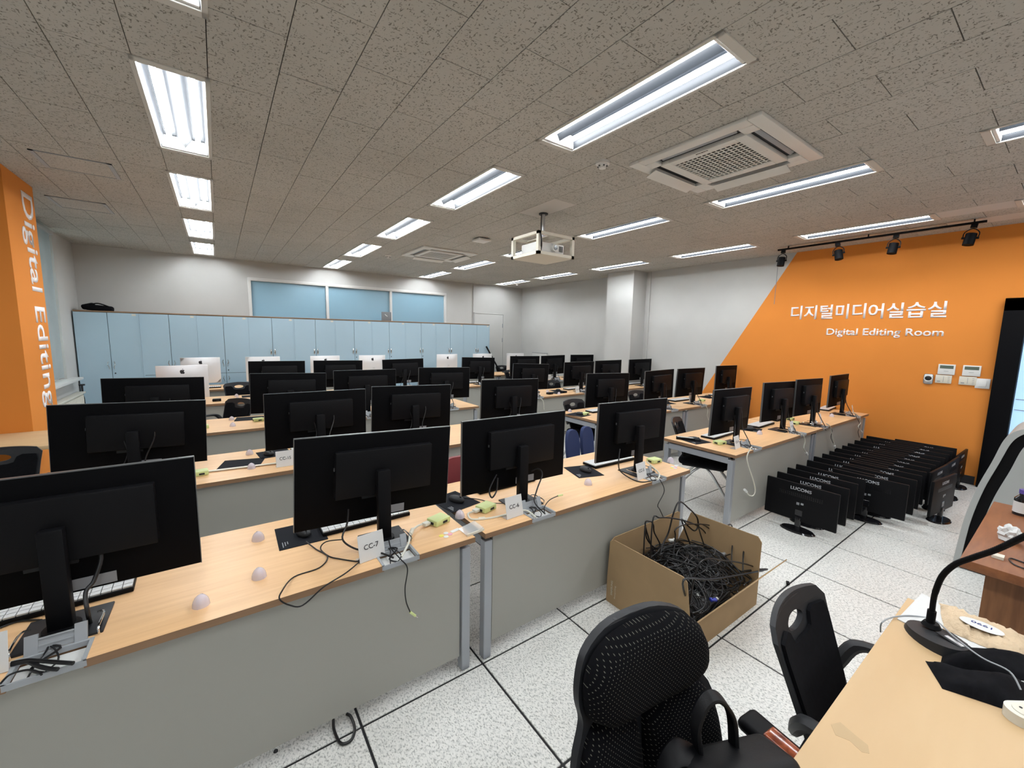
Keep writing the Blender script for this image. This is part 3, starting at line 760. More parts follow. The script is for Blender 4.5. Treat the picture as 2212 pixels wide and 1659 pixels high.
for row in (1, 2, 3, 4):
    for i, m_ in enumerate(MON[row]):
        if not m_: continue
        x, y = m_[0], m_[1]; yf = YF[row][0 if i < 4 else 1]
        where = ('of station CC-%d' % station_no(row, i)) if row == 1 else 'at the %s station from left, %s row' % (n_left(i), ROW[row])
        kx = KBX[1][i] if row == 1 else (x+(.12 if i > 3 else .05), yf+.46, random.uniform(-.06, .06))
        if row == 1 or i > 3 or (row, i) in ((2, 1), (2, 2)):
            dup(kb0, (kx[0], kx[1], T), kx[2], 'black keyboard with white keys %s' % where, 'white keyed keyboards')
        tx = x+.005
        dup(tr0, (tx, yf, T), 0, 'grey flip-up cable tray %s' % where, 'desk cable trays')
        p = None
        if row == 1: p = PADS[1][i]
        elif i > 3: p = (x-.32, yf+.42, random.uniform(-.3, .3))
        if p:
            pm = box(B(), (0, 0, .0015), (.20, .235, .003), .001, seg=1) if pad_me is None else None
            o = obj('mouse_pad', pm if pm is not None else pad_me, 'padcloth', None, (p[0], p[1], T), (0, 0, p[2])); pad_me = o.data
            tag(o, 'thin black mouse pad %s' % where, 'mouse pad', 'black mouse pads')
            if row == 1:
                bm = B()
                for q_ in range(3): box(bm, (-.082+q_*.010, -.075+.006*q_, .0033), (.003, .050-.012*q_, .0006))
                obj('printed_text', bm, 'greyplastic', o)
            dup(ms0, (p[0]+.01, p[1]-.01, T+.003), p[2]+.2, 'black mouse on the pad %s' % where, 'black computer mice')
        kv = KVM1[i] if row == 1 else None
        if row == 2: kv = {0: (-.15, 3.33, .1), 4: (3.62, 3.5, .1), 6: (6.02, 3.36, .1)}.get(i)
        if row == 3: kv = {0: (-.17, 4.92, .1), 1: (.30, 5.03, .1)}.get(i)
        if kv: dup(kv0, (kv[0], kv[1], T), kv[2], 'lime green switch box %s' % where, 'lime green switch boxes')
        cd = CARD1[i] if row == 1 else {(2, 1): (.34, 3.235, .0), (2, 6): (5.66, 3.33, .2), (3, 5): (4.91, 4.94, .2), (4, 6): (5.83, 6.73, .1), (2, 4): (3.70, 3.25, .1), (3, 6): (5.75, 4.98, .1)}.get((row, i))
        if cd:
            c = make_card(station_no(row, i)); c.location = (cd[0], cd[1], T); c.rotation_euler = (0, 0, cd[2])
            c['label'] = 'small white standing card reading CC-%d' % station_no(row, i); c['group'] = 'station number cards'
MS = [((1.10, 2.14), 'black mouse on the pad right of the CC-7 monitor')]
for (bx, by, rz, lab) in ((4.39, 5.05, .1, 'small black switch box at the left end of the third row right desk'), (4.72, 5.07, .2, 'small black switch box beside the pad, left of the third row card'), (-.06, 6.70, 0, 'black switch box on the left desk of the fourth row')):
    dup(kk0, (bx, by, T), rz, lab, 'black switch boxes')
dup(kb0, (-.22, 8.27, T), .0, 'white keyed keyboard on the back row left desk by the silver computer', 'white keyed keyboards')
DOMES = [(.10, 2.13, 1), (.08, 1.79, 1), (-.10, 1.71, 1), (.99, 1.83, 1), (2.82, 1.79, 1), (4.46, 1.85, 1), (6.34, 1.80, 1), (1.92, 1.80, 1), (.15, 3.69, 2), (.14, 3.30, 2), (1.46, 2.69+.45, 2), (3.59, 3.73, 2), (3.66, 3.25, 2), (.07, 5.22, 3), (.07, 4.87, 3), (4.52, 5.26, 3), (4.52, 4.97, 3), (.17, 7.03, 4), (.17, 6.68, 4)]
dl = ['nearest the back edge left of the CC-7 pad', 'left of the CC-7 monitor near the front edge', 'lowest left, near the front edge between CC-8 and CC-7', 'at the gap between the two front desks', 'at the right end of the CC-5 desk', 'right of the CC-4 monitor', 'left of the CC-1 monitor', 'between the CC-6 and CC-5 stations',
      'at the back edge of the second row left desk', 'before the long ruler in the second row', 'right of the CC-15 monitor in the second row', 'at the back left corner of the second row right desk', 'at the front left corner of the second row right desk', 'at the back edge of the third row left desk', 'at the front of the third row left desk', 'at the back of the third row right desk', 'at the front of the third row right desk', 'at the back edge of the fourth row left desk', 'at the front of the fourth row left desk']
for (x, y, r_), lb in zip(DOMES, dl): dup(dm0, (x, y, T), random.uniform(-.5, .5), 'clear lilac plastic dome ' + lb, 'clear lilac domes')
for o in (kb0, ms0, kv0, kk0, tr0, dm0): purge(o)
# loose pads and things in the rows behind
for (x, y, rz, lab) in ((.09, 3.46, -.25, 'long black desk mat under the white ruler in the second row'), (.23, 5.21, -.15, 'black desk mat on the third row left desk'), (.36, 6.98, .0, 'black mat at the back of the fourth row left desk'), (4.62, 5.12, .1, 'black pad between the two black boxes in the third row')):
    tag(obj('desk_mat', box(B(), (0, 0, .0015), (.26, .21, .003), .001, seg=1), 'padcloth', None, (x, y, T), (0, 0, rz)), lab, 'desk mat')
tag(obj('mouse_pad', box(B(), (0, 0, .0015), (.22, .2, .003), .001, seg=1), 'padcloth', None, (.31, 3.62, T), (0, 0, .1)), 'black mouse pad behind the CC-15 card', 'mouse pad')
t = thing('mouse', 'black mouse on the pad behind the CC-15 card', 'mouse', (.27, 3.59, T+.003), .3); bm = B(); ball(bm, (0, 0, .012), (.032, .055, .024), 18, 10); obj('shell', bm, 'charcoal', t); obj('wheel', box(B(), (0, -.03, .034), (.006, .016, .006)), 'black', t)
a_, b_ = Vector((-.20, 3.37, T+.008)), Vector((.56, 3.29, T+.008))
tag(obj('ruler', box(B(), tuple((a_+b_)/2), ((b_-a_).length, .026, .004), 0, (0, 0, math.atan2(b_.y-a_.y, b_.x-a_.x))), M['cream']), 'long pale yellow strip lying across the mat in the second row', 'strip')
# white plastic cable clip left on the front row, stickers, clear cover, remote
t = thing('clear_cover', 'clear plastic cover lying over the gap beside the CC-7 desk stickers', 'plastic cover', (.965, 1.67, T), .1)
obj('cover_sheet', box(B(), (0, 0, .012), (.10, .075, .003), .001, (.1, -.12, 0), 1), 'clear', t); obj('edge_bar', box(B(), (0, -.04, .006), (.10, .008, .010)), 'cream', t)
for (x, y, cx, lab) in ((.85, 1.70, 0, 'yellow, white and pink stickers at the right end of the CC-7 desk'), (2.73, 1.70, 1, 'colourful stickers at the right end of the CC-5 desk')):
    t = thing('stickers', lab, 'sticker', (x, y, T))
    for k_, (dx, dy, c) in enumerate(((-.03, 0, 'yellow'), (-.015, -.02, 'white'), (0, .012, 'white'), (.012, -.008, 'pink'), (.05, .012, 'white'))):
        bm = B(); 
        if k_ < 4: cyl(bm, (dx, dy, .0008), .012, .0012, n=16)
        else: box(bm, (dx, dy, .0008), (.05, .022, .0012), rot=(0, 0, .2))
        obj('sticker', bm, c, t)
t = thing('slim_keyboard_case', 'folded white and black gadget beside the CC-4 mouse', 'gadget', (3.585, 2.12, T), -1.0); obj('body', box(B(), (0, 0, .012), (.19, .05, .024), .005), 'black', t); obj('white_strip', box(B(), (0, -.01, .026), (.17, .016, .004)), 'white', t)
t = thing('mouse', 'black mouse between the CC-4 and CC-3 monitors', 'mouse', (4.58, 1.99, T), .9)
bm = B(); ball(bm, (0, 0, .014), (.032, .055, .022), 18, 10); obj('shell', bm, 'charcoal', t); obj('wheel', box(B(), (0, -.03, .034), (.006, .016, .006)), 'black', t)
# cables
def cable(name, pts, r, m, lab, cat='cable', n=8, k=6): return tag(obj(name, tube(B(), pts, r, n, k), m), lab, cat)
def onp(px, py, ax, v): return tuple(at(px, py, ax, v))
Zc = T+.004
q = lambda x, y: (550+x/4, 1000+y/4)
loop = [onp(*q(445, 680), 2, Zc+.012), onp(*q(530, 745), 2, Zc), onp(*q(630, 810), 2, Zc), onp(*q(560, 905), 2, Zc), onp(*q(340, 985), 2, Zc)]
loop += [onp(*q(235, 1110), 1, 1.585), onp(*q(218, 1180), 1, 1.58), onp(*q(300, 1228), 1, 1.58), onp(*q(415, 1230), 1, 1.58), onp(*q(600, 1070), 1, 1.58), onp(*q(790, 950), 1, 1.59), onp(*q(910, 850), 2, Zc)]
cable('mouse_cable', loop, .0028, 'cable', 'thin black mouse cable looping over the front edge below CC-7')
cable('video_cable', [onp(*q(810, 400), 1, 1.85), onp(*q(800, 520), 1, 1.83), onp(*q(760, 660), 1, 1.80), onp(*q(880, 745), 2, Zc+.01), onp(*q(1050, 765), 2, Zc+.012), onp(*q(1200, 820), 2, Zc)], .0042, 'cable', 'black video cable from the CC-7 monitor crossing its card')
cable('cable', [onp(*q(755, 662), 2, Zc+.01), onp(*q(620, 680), 2, Zc+.02), onp(*q(570, 740), 2, Zc), onp(*q(640, 805), 2, Zc), onp(*q(740, 830), 2, Zc), onp(*q(880, 850), 2, Zc), onp(*q(905, 835), 2, Zc)], .0028, 'cable', 'thin black cable curled left of the CC-7 card')
t = thing('audio_cable', 'thin black audio cable with pale green plug hanging below CC-7', 'cable')
obj('wire', tube(B(), [onp(*q(1160, 660), 1, 1.72), onp(*q(1180, 740), 1, 1.66), onp(*q(1255, 825), 1, 1.60), onp(*q(1320, 910), 1, 1.585), onp(*q(1300, 1080), 1, 1.59), onp(*q(1310, 1200), 1, 1.59), onp(*q(1345, 1290), 1, 1.58)], .0026, 6), 'cable', t)
obj('plug', tube(B(), [onp(*q(1343, 1288), 1, 1.58), onp(*q(1390, 1322), 1, 1.575)], .0055, 8, smooth=False), 'lime', t); obj('pin', tube(B(), [onp(*q(1390, 1322), 1, 1.575), onp(*q(1412, 1332), 1, 1.573)], .0022, 6, smooth=False), 'chrome', t)
def vga(pts, core, plug, lab):
    t = thing('video_cable', lab, 'cable'); obj('wire', tube(B(), pts, .0052, 8), 'wcable', t)
    if core: obj('ferrite_core', tube(B(), core, .0095, 10, smooth=False), 'cream', t)
    if plug: c, rz, s = plug; obj('plug', box(B(), c, s, .003, (0, 0, rz)), 'wcable', t)
vga([onp(*q(1480, 520), 2, Zc+.01), onp(*q(1410, 545), 2, Zc+.012), onp(*q(1350, 600), 2, Zc+.02), onp(*q(1330, 690), 2, Zc+.02), onp(*q(1270, 810), 2, Zc-.01)], [onp(*q(1365, 575), 2, Zc+.015), onp(*q(1345, 620), 2, Zc+.02)], ((.80, 1.83, T+.014), .3, (.035, .03, .016)), 'cream video cable from the lime box to the CC-7 tray')
q6 = lambda x, y: (950+x/4, 950+y/4)
vga([onp(*q6(290, 620), 2, Zc+.01), onp(*q6(245, 640), 2, Zc), onp(*q6(270, 685), 2, Zc), onp(*q6(360, 685), 2, Zc), onp(*q6(470, 670), 2, Zc), onp(*q6(600, 640), 2, Zc+.004), onp(*q6(740, 610), 2, Zc+.01), onp(*q6(830, 670), 2, Zc-.01)], [onp(*q6(335, 685), 2, Zc), onp(*q6(390, 680), 2, Zc)], ((1.09, 1.83, T+.014), .3, (.035, .03, .016)), 'cream video cable with ferrite looping behind the CC-6 card')
t = thing('audio_cable', 'black cable with pale green tip rising from the CC-6 tray', 'cable')
obj('wire', tube(B(), [onp(*q6(905, 630), 1, 1.64), onp(*q6(905, 580), 1, 1.64), onp(*q6(950, 520), 1, 1.68), onp(*q6(1020, 485), 1, 1.70)], .0026, 6), 'cable', t); obj('plug', tube(B(), [onp(*q6(1020, 485), 1, 1.70), onp(*q6(1060, 475), 1, 1.70)], .0055, 8, smooth=False), 'lime', t)
cable('power_cable', [onp(*q6(790, 270), 1, 1.83), onp(*q6(850, 250), 1, 1.80), onp(*q6(885, 300), 1, 1.76), onp(*q6(840, 430), 1, 1.73), onp(*q6(820, 540), 1, 1.70), onp(*q6(910, 640), 2, T)], .0042, 'cable', 'black power cable curving down right of the CC-6 column')
cable('video_cable', [onp(*q6(490, 300), 1, 1.84), onp(*q6(430, 430), 1, 1.82), onp(*q6(450, 500), 1, 1.80), onp(*q6(490, 440), 1, 1.81), onp(*q6(500, 330), 1, 1.83)], .0045, 'cable', 'black looped cable hanging under the CC-6 monitor')
cable('mouse_cable', [onp(*q6(210, 500), 2, Zc+.004), onp(*q6(340, 515), 2, Zc), onp(*q6(450, 545), 2, Zc), onp(*q6(560, 550), 2, Zc+.01)], .0025, 'cable', 'thin black mouse cable running right behind the CC-6 lime box')
cable('video_cable', [onp(*q6(1555, 80), 1, 1.82), onp(*q6(1545, 200), 1, 1.78), onp(*q6(1560, 270), 2, T+.03), onp(*q6(1650, 335), 2, T+.01), onp(*q6(1750, 365), 2, Zc), onp(*q6(1870, 345), 2, Zc)], .0042, 'cable', 'black cable sagging in front of the CC-5 card')
cable('hanging_cable', [onp(*q6(1900, 340), 1, 1.60), onp(*q6(1940, 440), 1, 1.585), onp(*q6(1885, 560), 1, 1.59), onp(*q6(1900, 600), 1, 1.59), onp(*q6(1930, 665), 1, 1.585)], .0028, 'cable', 'thin black cable hanging below the CC-5 tray')
vga([onp(*q6(1790, 190), 2, Zc+.03), onp(*q6(1840, 235), 2, Zc+.02), onp(*q6(1895, 290), 2, Zc+.01), onp(*q6(1890, 330), 2, Zc), onp(*q6(1860, 345), 2, Zc)], None, None, 'cream cable draped over the CC-5 tray')
q4 = lambda x, y: (1350+x/4, 700+y/4)
def hang(pts, y, lab, plug=True):
    t = thing('video_cable', lab, 'cable'); P_ = [onp(*q4(*p), 1, y) for p in pts]; obj('wire', tube(B(), P_, .005, 8), 'wcable', t)
    if plug: obj('plug', tube(B(), [P_[-1], tuple(Vector(P_[-1])+(Vector(P_[-1])-Vector(P_[-2])).normalized()*.05)], .011, 8, smooth=False), 'white', t)
hang([(1095, 1060), (1055, 1140), (1065, 1220), (1105, 1340), (1125, 1430), (1110, 1480), (1075, 1480), (1050, 1450)], 1.585, 'long cream cable hanging in a hook below the CC-4 station')
hang([(1500, 935), (1540, 960), (1555, 1010), (1545, 1070), (1565, 1110)], 1.585, 'cream cable hanging below the CC-3 station')
hang([(1740, 860), (1775, 890), (1790, 960), (1800, 1010), (1810, 1050)], 1.585, 'cream cable hanging below the CC-2 station')
hang([(1975, 765), (2020, 800), (2035, 850), (2015, 890), (2040, 925)], 1.585, 'cream cable hanging below the CC-1 station')
hang([(690, 690), (715, 740), (710, 790), (722, 830)], 3.11, 'cream cable hanging from the second row desk by the orange wall', False)
cable('hanging_cable', [onp(*q4(1760, 870), 1, 1.59), onp(*q4(1790, 920), 1, 1.585), onp(*q4(1780, 980), 1, 1.585), onp(*q4(1800, 1030), 1, 1.585)], .003, 'cable', 'thin black cable hanging beside the CC-2 cream cable')
cable('hanging_cable', [onp(*q4(1990, 780), 1, 1.59), onp(*q4(2030, 870), 1, 1.585), onp(*q4(2015, 930), 1, 1.585), onp(*q4(2025, 980), 1, 1.585)], .003, 'cable', 'thin black cable hanging beside the CC-1 cream cable')
q3 = lambda x, y: (950+x/4, 700+y/4)
t = thing('video_cable', 'cream cable hanging from the third row desk right of the aisle', 'cable'); obj('wire', tube(B(), [onp(*q3(870, 640), 1, 4.86), onp(*q3(895, 670), 1, 4.855), onp(*q3(900, 740), 1, 4.855)], .006, 6), 'wcable', t)
cable('extension_cable', [onp(*(600+p[0]/3.16, 1134+p[1]/3.16), 2, .008) for p in ((380, 1330), (385, 1400), (430, 1490), (500, 1470), (525, 1390), (500, 1310), (470, 1290))], .006, 'cable', 'black power cord loop on the floor under the CC-7 desk')
cable('extension_cable', [onp(0+p[0]/3.16, 1134+p[1]/3.16, 1, 1.70) for p in ((1885, 1540), (1870, 1600), (1900, 1659))]+[(.02, 1.75, .01)], .009, 'charcoal', 'dark cord hanging to the floor below the front left desk')
cable('keyboard_cable', [onp(0, 1356, 2, Zc), onp(40, 1342, 2, Zc), onp(90, 1339, 2, Zc)], .003, 'cable', 'thin black keyboard cable left of the CC-8 column')
g8 = lambda x, y: (x/6.9, 1240+y/6.9)
for k_, pp in enumerate(([(170, 1330), (380, 1290), (520, 1290), (800, 1310), (1090, 1330)], [(170, 1350), (400, 1310), (560, 1370), (720, 1410), (860, 1420)], [(0, 1640), (150, 1500), (400, 1430), (560, 1460), (620, 1500)])):
    cable('cable', [onp(*g8(*p), 2, T+.012-.004*k_) for p in pp], .0055 if k_ < 2 else .0028, 'cable', ['thick black cable lying across the CC-8 tray', 'second black cable crossing just below the thick one at CC-8', 'thin black cable curving left from the CC-8 tray'][k_])
cable('video_cable', [(-.46, 1.85, .98), (-.36, 1.83, .93), onp(205, 1250, 1, 1.79), onp(185, 1280, 1, 1.77), onp(190, 1325, 1, 1.74), onp(195, 1345, 2, T+.01)], .006, 'cable', 'black cable arching from the CC-8 monitor to its base')

# ------------------------------------------------------------------ silver all-in-one computers
def apple(bm, c, s):
    """flat fruit silhouette with a bite and leaf"""
    P_ = [(0, .36), (.12, .42), (.28, .40), (.38, .30), (.30, .18), (.27, .04), (.31, -.10), (.42, -.18), (.34, -.36), (.22, -.48), (.10, -.47), (0, -.43), (-.12, -.48), (-.26, -.42), (-.38, -.24), (-.44, -.02), (-.42, .20), (-.33, .35), (-.20, .42), (-.08, .39)]
    prism(bm, [(c[0]+x*s, c[2]+z*s) for x, z in P_], c[1]-.001, c[1], 'Y')
    prism(bm, [(c[0]+x*s, c[2]+z*s) for x, z in ((.0, .46), (.02, .60), (.16, .72), (.15, .56))], c[1]-.001, c[1], 'Y')
def make_imac():
    t = thing('all_in_one_computer', 'x', 'computer')
    bm = B(); box(bm, (0, 0, .27), (.53, .012, .43), .005)
    g = []
    for j in range(7):
        for i in range(9):
            u, v = -1+2*i/8, -1+2*j/6; k_ = (1-u**4)*(1-v**4); g.append(bm.verts.new((u*.262, -.006-.034*k_, .27+v*.212)))
    for j in range(6):
        for i in range(8): a = j*9+i; bm.faces.new((g[a], g[a+1], g[a+10], g[a+9]))
    obj('casing', bm, 'imac', t, ang=1.2)
    obj('screen', box(B(), (0, .0065, .29), (.515, .002, .36)), 'glass', t)
    bm = B(); apple(bm, (0, -.0375, .405), .058); obj('fruit_emblem', bm, 'ink', t)
    bm = B(); box(bm, (0, -.06, .12), (.12, .006, .20), .002, (.35, 0, 0)); box(bm, (0, -.02, .004), (.17, .17, .006), .002); obj('stand', bm, 'imac', t)
    obj('label', box(B(), (.02, -.0415, .225), (.045, .002, .04)), 'paper', t); return t
im0 = make_imac()
IM = [(-.40, 6.77, .68, 'third' , 'silver all-in-one computer in the left fourth row, nearer of the two'), (-.26, 8.52, .68, '', 'silver all-in-one computer on the back row, first from the left'),
      (.63, 8.52, .68, '', 'silver all-in-one computer on the back row, second from the left'), (1.66, 8.52, .68, '', 'silver all-in-one computer on the back row, third from the left'), (2.55, 8.5, .68, '', 'silver all-in-one computer on the back row, fourth from the left'),
      (4.26, 8.52, .68, '', 'silver all-in-one computer on the back row, fifth from the left'), (5.21, 8.52, .69, '', 'silver all-in-one computer on the back row, sixth from the left'), (6.20, 8.52, .69, '', 'silver all-in-one computer on the back row, last on the right')]
for x, y, z, _, lab in IM:
    dup(im0, (x, y, T), random.uniform(-.03, .03), lab, 'silver all-in-one computers')
purge(im0)
for (x, y, rz, lab) in ((5.86, 8.55, 0, 'black mouse on the back row desk right of the aisle'),):
    t = thing('mouse', lab, 'mouse', (x, y, T), rz); bm = B(); ball(bm, (0, 0, .014), (.032, .055, .022), 16, 8); obj('shell', bm, 'charcoal', t); obj('wheel', box(B(), (0, -.03, .034), (.006, .016, .006)), 'black', t)

# ------------------------------------------------------------------ chairs
def lab_chair():
    t = thing('chair', 'x', 'chair')
    def bend(v): 
        x, y, z = v; return (x*(1-.12*max(0, .62-z)), y+.20+.40*(z-.5)-.75*x*x, z)
    top = []
    for i in range(17):
        a = i/16; x = .203-.406*a; top.append((x, .812+.020*(1-(x/.203)**2) - (.025 if abs(x) > .19 else 0)))
    outl = [(-.15, .46), (.15, .46), (.172, .50), (.196, .72), (.206, .785)]+top[1:-1]+[(-.206, .785), (-.196, .72), (-.172, .50)]
    obj('back_shell', plate(outl, [ellipse(0, .763, .060, .023)], .016, bend, .07), 'charcoal', t)
    def bend2(v): x, y, z = bend(v); return (x, y-.002, z)
    pad_o = [(-.13, .50), (.13, .50), (.16, .56), (.182, .74), (.176, .775), (.11, .778), (.085, .765), (.07, .73), (.04, .722), (-.04, .722), (-.07, .73), (-.085, .765), (-.11, .778), (-.176, .775), (-.182, .74), (-.16, .56)]
    obj('back_pad', plate(pad_o, [], -.010, bend2, .07), 'fabric', t)
    obj('seat', box(B(), (0, 0, .45), (.45, .45, .075), .035, None, 3), 'fabric', t)
    obj('seat_pan', box(B(), (0, .0, .405), (.38, .38, .02), .008), 'charcoal', t)
    for s in (-1, 1):
        bm = B(); tube(bm, [(s*.18, .23, .54), (s*.235, .19, .63), (s*.25, .10, .655), (s*.25, -.05, .655), (s*.247, -.16, .64)], [.016, .018, .02, .022, .022, .022, .022, .022, .022, .022, .022, .022, .022, .022, .022, .022, .022, .022, .022, .022, .022, .022, .022, .02, .016], 8, 6)
        for v in bm.verts:
            if v.co.z > .64: v.co.z = .64+(v.co.z-.64)*.5
        obj('armrest', bm, 'charcoal', t)
        for e in (-1, 1):
            bm = B(); tube(bm, [(s*.12, e*.02, .395), (s*.18, e*.10, .33), (s*.235, e*.235, .14), (s*.24, e*.245, .07)], .0125, 8, 5); lg = obj('leg', bm, 'silver', t)
            bm = B(); cyl(bm, (s*.24-.012, e*.25, .03), .03, .018, 'X', 16); cyl(bm, (s*.24+.012, e*.25, .03), .03, .018, 'X', 16); box(bm, (s*.24, e*.25, .055), (.016, .03, .03), .004); obj('caster', bm, 'black', lg)
    return t
ch0 = lab_chair()
CHS = [(1.49, .15, .04, 'black armchair with an oval grip hole, behind the near wooden table'), (3.97, 2.13, .38, 'black armchair on casters turned sideways under the CC-4 desk'),
       (3.80, 3.56, .1, 'black chair with oval grip hole behind the second row right desk, left one'), (5.28, 3.72, .0, 'black chair with oval grip hole behind the second row, seen between two monitors'),
       (5.03, 5.42, .05, 'black chair with oval grip hole behind the third row right desk'), (-.05, 5.68, -.85, 'black armchair turned sideways behind the third row left desk'),
       (.24, 7.42, .05, 'black chair with oval grip hole behind the fourth row left desk'), (6.18, 8.80, 0, 'black chair behind the back desk row near the right end'),
       (-1.23, 3.90, .1, 'black chair with oval grip hole at the left frame edge by the wooden table'), (5.60, 7.55, 0, 'black chair behind the fourth row right of the aisle')]
for x, y, rz, lab in CHS: dup(ch0, (x, y, 0), rz, lab, 'black armchairs with oval grip holes')
purge(ch0)
# blue chair with twin back pads
t = thing('task_chair', 'task chair with twin rounded blue back pads behind CC-5', 'chair', (2.765, 2.42, 0), .12)
for s in (-1, 1):
    def bend(v): x, y, z = v; return (x+s*.108, y+.24+.12*(z-.5)-.9*x*x, z)
    o_ = []
    for i in range(24):
        a = 2*PI*i/24; o_.append((.087*math.copysign(abs(math.cos(a))**.7, math.cos(a)), .635+.165*math.copysign(abs(math.sin(a))**.75, math.sin(a))))
    obj('back_pad', plate(o_, [], .035, bend, .06), 'blue', t)
bm = B(); tube(bm, [(-.1, .31, .62), (0, .33, .6), (.1, .31, .62)], .014, 8, 5); tube(bm, [(0, .33, .6), (0, .31, .48), (0, .15, .42)], .016, 8, 5); obj('back_yoke', bm, 'black', t)
obj('seat', box(B(), (0, -.02, .45), (.48, .46, .08), .036, None, 3), 'fabric', t)
for s in (-1, 1): bm = B(); tube(bm, [(s*.2, .1, .42), (s*.29, .1, .50), (s*.29, .06, .62), (s*.29, -.1, .63)], .014, 8, 5); obj('armrest', bm, 'chrome', t)
bm = B(); cyl(bm, (0, 0, .26), .025, .32, n=12); obj('gas_column', bm, 'black', t)
for i in range(5):
    a = i*2*PI/5+.3; c_, s_ = math.cos(a), math.sin(a); bm = B(); tube(bm, [(0, 0, .11), (c_*.15, s_*.15, .10), (c_*.28, s_*.28, .075)], .018, 8, 3); lg = obj('leg', bm, 'black', t); obj('caster', cyl(B(), (c_*.28, s_*.28, .03), .03, .04, 'X', 14), 'black', lg)
# burgundy chair
t = thing('burgundy_chair', 'burgundy backed chair behind the CC-6 monitor', 'chair', (1.50, 2.62, 0), -.1)
def bendr(v): x, y, z = v; return (x, y-.02+.2*(z-.5)-.4*x*x, z)
obj('backrest', plate(rrect(-.22, .46, .22, .80, .09), [], .03, bendr, .07), 'red', t)
obj('seat', box(B(), (0, .24, .45), (.44, .42, .06), .025, None, 3), 'red', t)
for sx in (-1, 1):
    for sy in (.06, .42): bm = B(); tube(bm, [(sx*.19, sy, .42), (sx*.21, sy, .01)], .012, 8, smooth=False); obj('leg', bm, 'silver', t)
t.location = (1.42, 2.45, 0)

# ------------------------------------------------------------------ monitors parked on the floor
def floor_monitor():
    t = thing('floor_monitor', 'x', 'monitor')      # back faces -X
    pn = obj('panel', box(B(), (0, 0, .255), (.022, .55, .33), .005), 'black', t)
    obj('screen', box(B(), (.0117, 0, .26), (.002, .53, .30)), 'glass', pn)
    o = obj('lettering', TXTL, 'logo', pn); o.matrix_local = Matrix(((0, 0, -1, -.0112), (-1, 0, 0, .08), (0, 1, 0, .36), (0, 0, 0, 1)))
    bm = B()
    for r in range(4):
        for k_ in range(22): box(bm, (-.0115, -.16+.32*k_/21, .333-r*.009), (.002, .009, .003))
    obj('vent_slots', bm, 'blackgloss', pn)
    obj('rating_label', box(B(), (-.0117, .012, .245), (.002, .022, .022)), 'greyletter', pn); obj('rating_label', box(B(), (-.0117, -.02, .25), (.002, .02, .016)), 'greyplastic', pn)
    obj('port_recess', box(B(), (-.0117, 0, .165), (.003, .055, .05), .001, seg=1), 'blackgloss', pn)
    obj('neck', box(B(), (-.004, 0, .065), (.035, .045, .13), .01), 'blackgloss', t)
    bm = B(); cyl(bm, (0, 0, .008), 1, .012, n=32, r2=.9)
    for v in bm.verts: v.co.x *= .082; v.co.y *= .135
    obj('base', bm, 'blackgloss', t); return t
TXTL = textmesh('LUCOMS', .16, .028, .0006, .025)
fm0 = floor_monitor()
xsL = [4.06, 4.28, 4.50, 4.70, 4.96, 5.18, 5.40, 5.60, 5.82, 6.04, 6.23, 6.50, 6.73, 6.95]
for i, x in enumerate(xsL):
    lab = 'black monitor parked on the floor, left column along the desk, %s from front' % ['first', 'second', 'third', 'fourth', 'fifth', 'sixth', 'seventh', 'eighth', 'ninth', 'tenth', 'eleventh', 'twelfth', 'thirteenth', 'last'][i]
    dup(fm0, (x, 1.305+random.uniform(-.008, .008), 0), random.uniform(-.02, .02), lab, 'monitors parked on the floor')
xsR = [4.86, 5.10, 5.32, 5.50, 5.71, 5.92, 6.13, 6.37, 6.61, 6.84, 7.07]
for i, x in enumerate(xsR):
    lab = 'black monitor parked on the floor, right column by the aisle, %s from front' % ['first', 'second', 'third', 'fourth', 'fifth', 'sixth', 'seventh', 'eighth', 'ninth', 'tenth', 'last'][i]
    dup(fm0, (x, 1.04+random.uniform(-.006, .006), 0), random.uniform(-.02, .02), lab, 'monitors parked on the floor')
for i, (x, y, rz) in enumerate(((5.45, .635, PI/2-.13), (5.80, .725, PI/2-.07), (6.33, .70, PI/2-.03), (6.90, .70, PI/2-.02))):
    dup(fm0, (x, y, 0), rz, 'black monitor on the floor turned sideways at the right, %s from front' % ['first', 'second', 'third', 'last'][i], 'monitors parked on the floor')
purge(fm0)

# ------------------------------------------------------------------ cardboard box full of cables
t = thing('cardboard_box', 'open cardboard box overflowing with black cables beside the front desk', 'box', (2.30, 1.32, 0))
hx, hy, hz = .38, .28, .17
obj('box_bottom', box(B(), (0, 0, .004), (2*hx, 2*hy, .006)), 'card', t)
for s in (-1, 1):
    obj('box_wall', box(B(), (s*hx, 0, hz/2), (.006, 2*hy, hz)), 'card', t); obj('box_wall', box(B(), (0, s*hy, hz/2), (2*hx, .006, hz)), 'card', t)
def flap(poly, ax, off, loc, rot):
    bm = B(); prism(bm, poly, -.003, .003, ax); return obj('flap', bm, 'card', t, loc=loc, rot=rot)
fh = .255
flap([(-.28, 0), (.28, 0), (.265, fh-.02), (.235, fh), (-.225, fh), (-.25, fh-.02)], 'X', 0, (-hx, 0, hz), (0, -.03, 0))
flap([(-.28, 0), (.28, 0), (.20, fh), (-.25, fh+.01), (-.275, fh-.02)], 'X', 0, (hx, 0, hz), (0, .06, 0))
flap([(-.38, 0), (.38, 0), (.37, fh-.02), (.35, fh-.01), (-.34, fh-.01), (-.37, fh-.03)], 'Y', 0, (0, hy, hz), (.03, 0, 0))
flap([(-.38, 0), (.38, 0), (.38, fh-.01), (.30, fh-.05), (-.38, .06)], 'Y', 0, (0, -hy, hz), (.62, 0, 0))
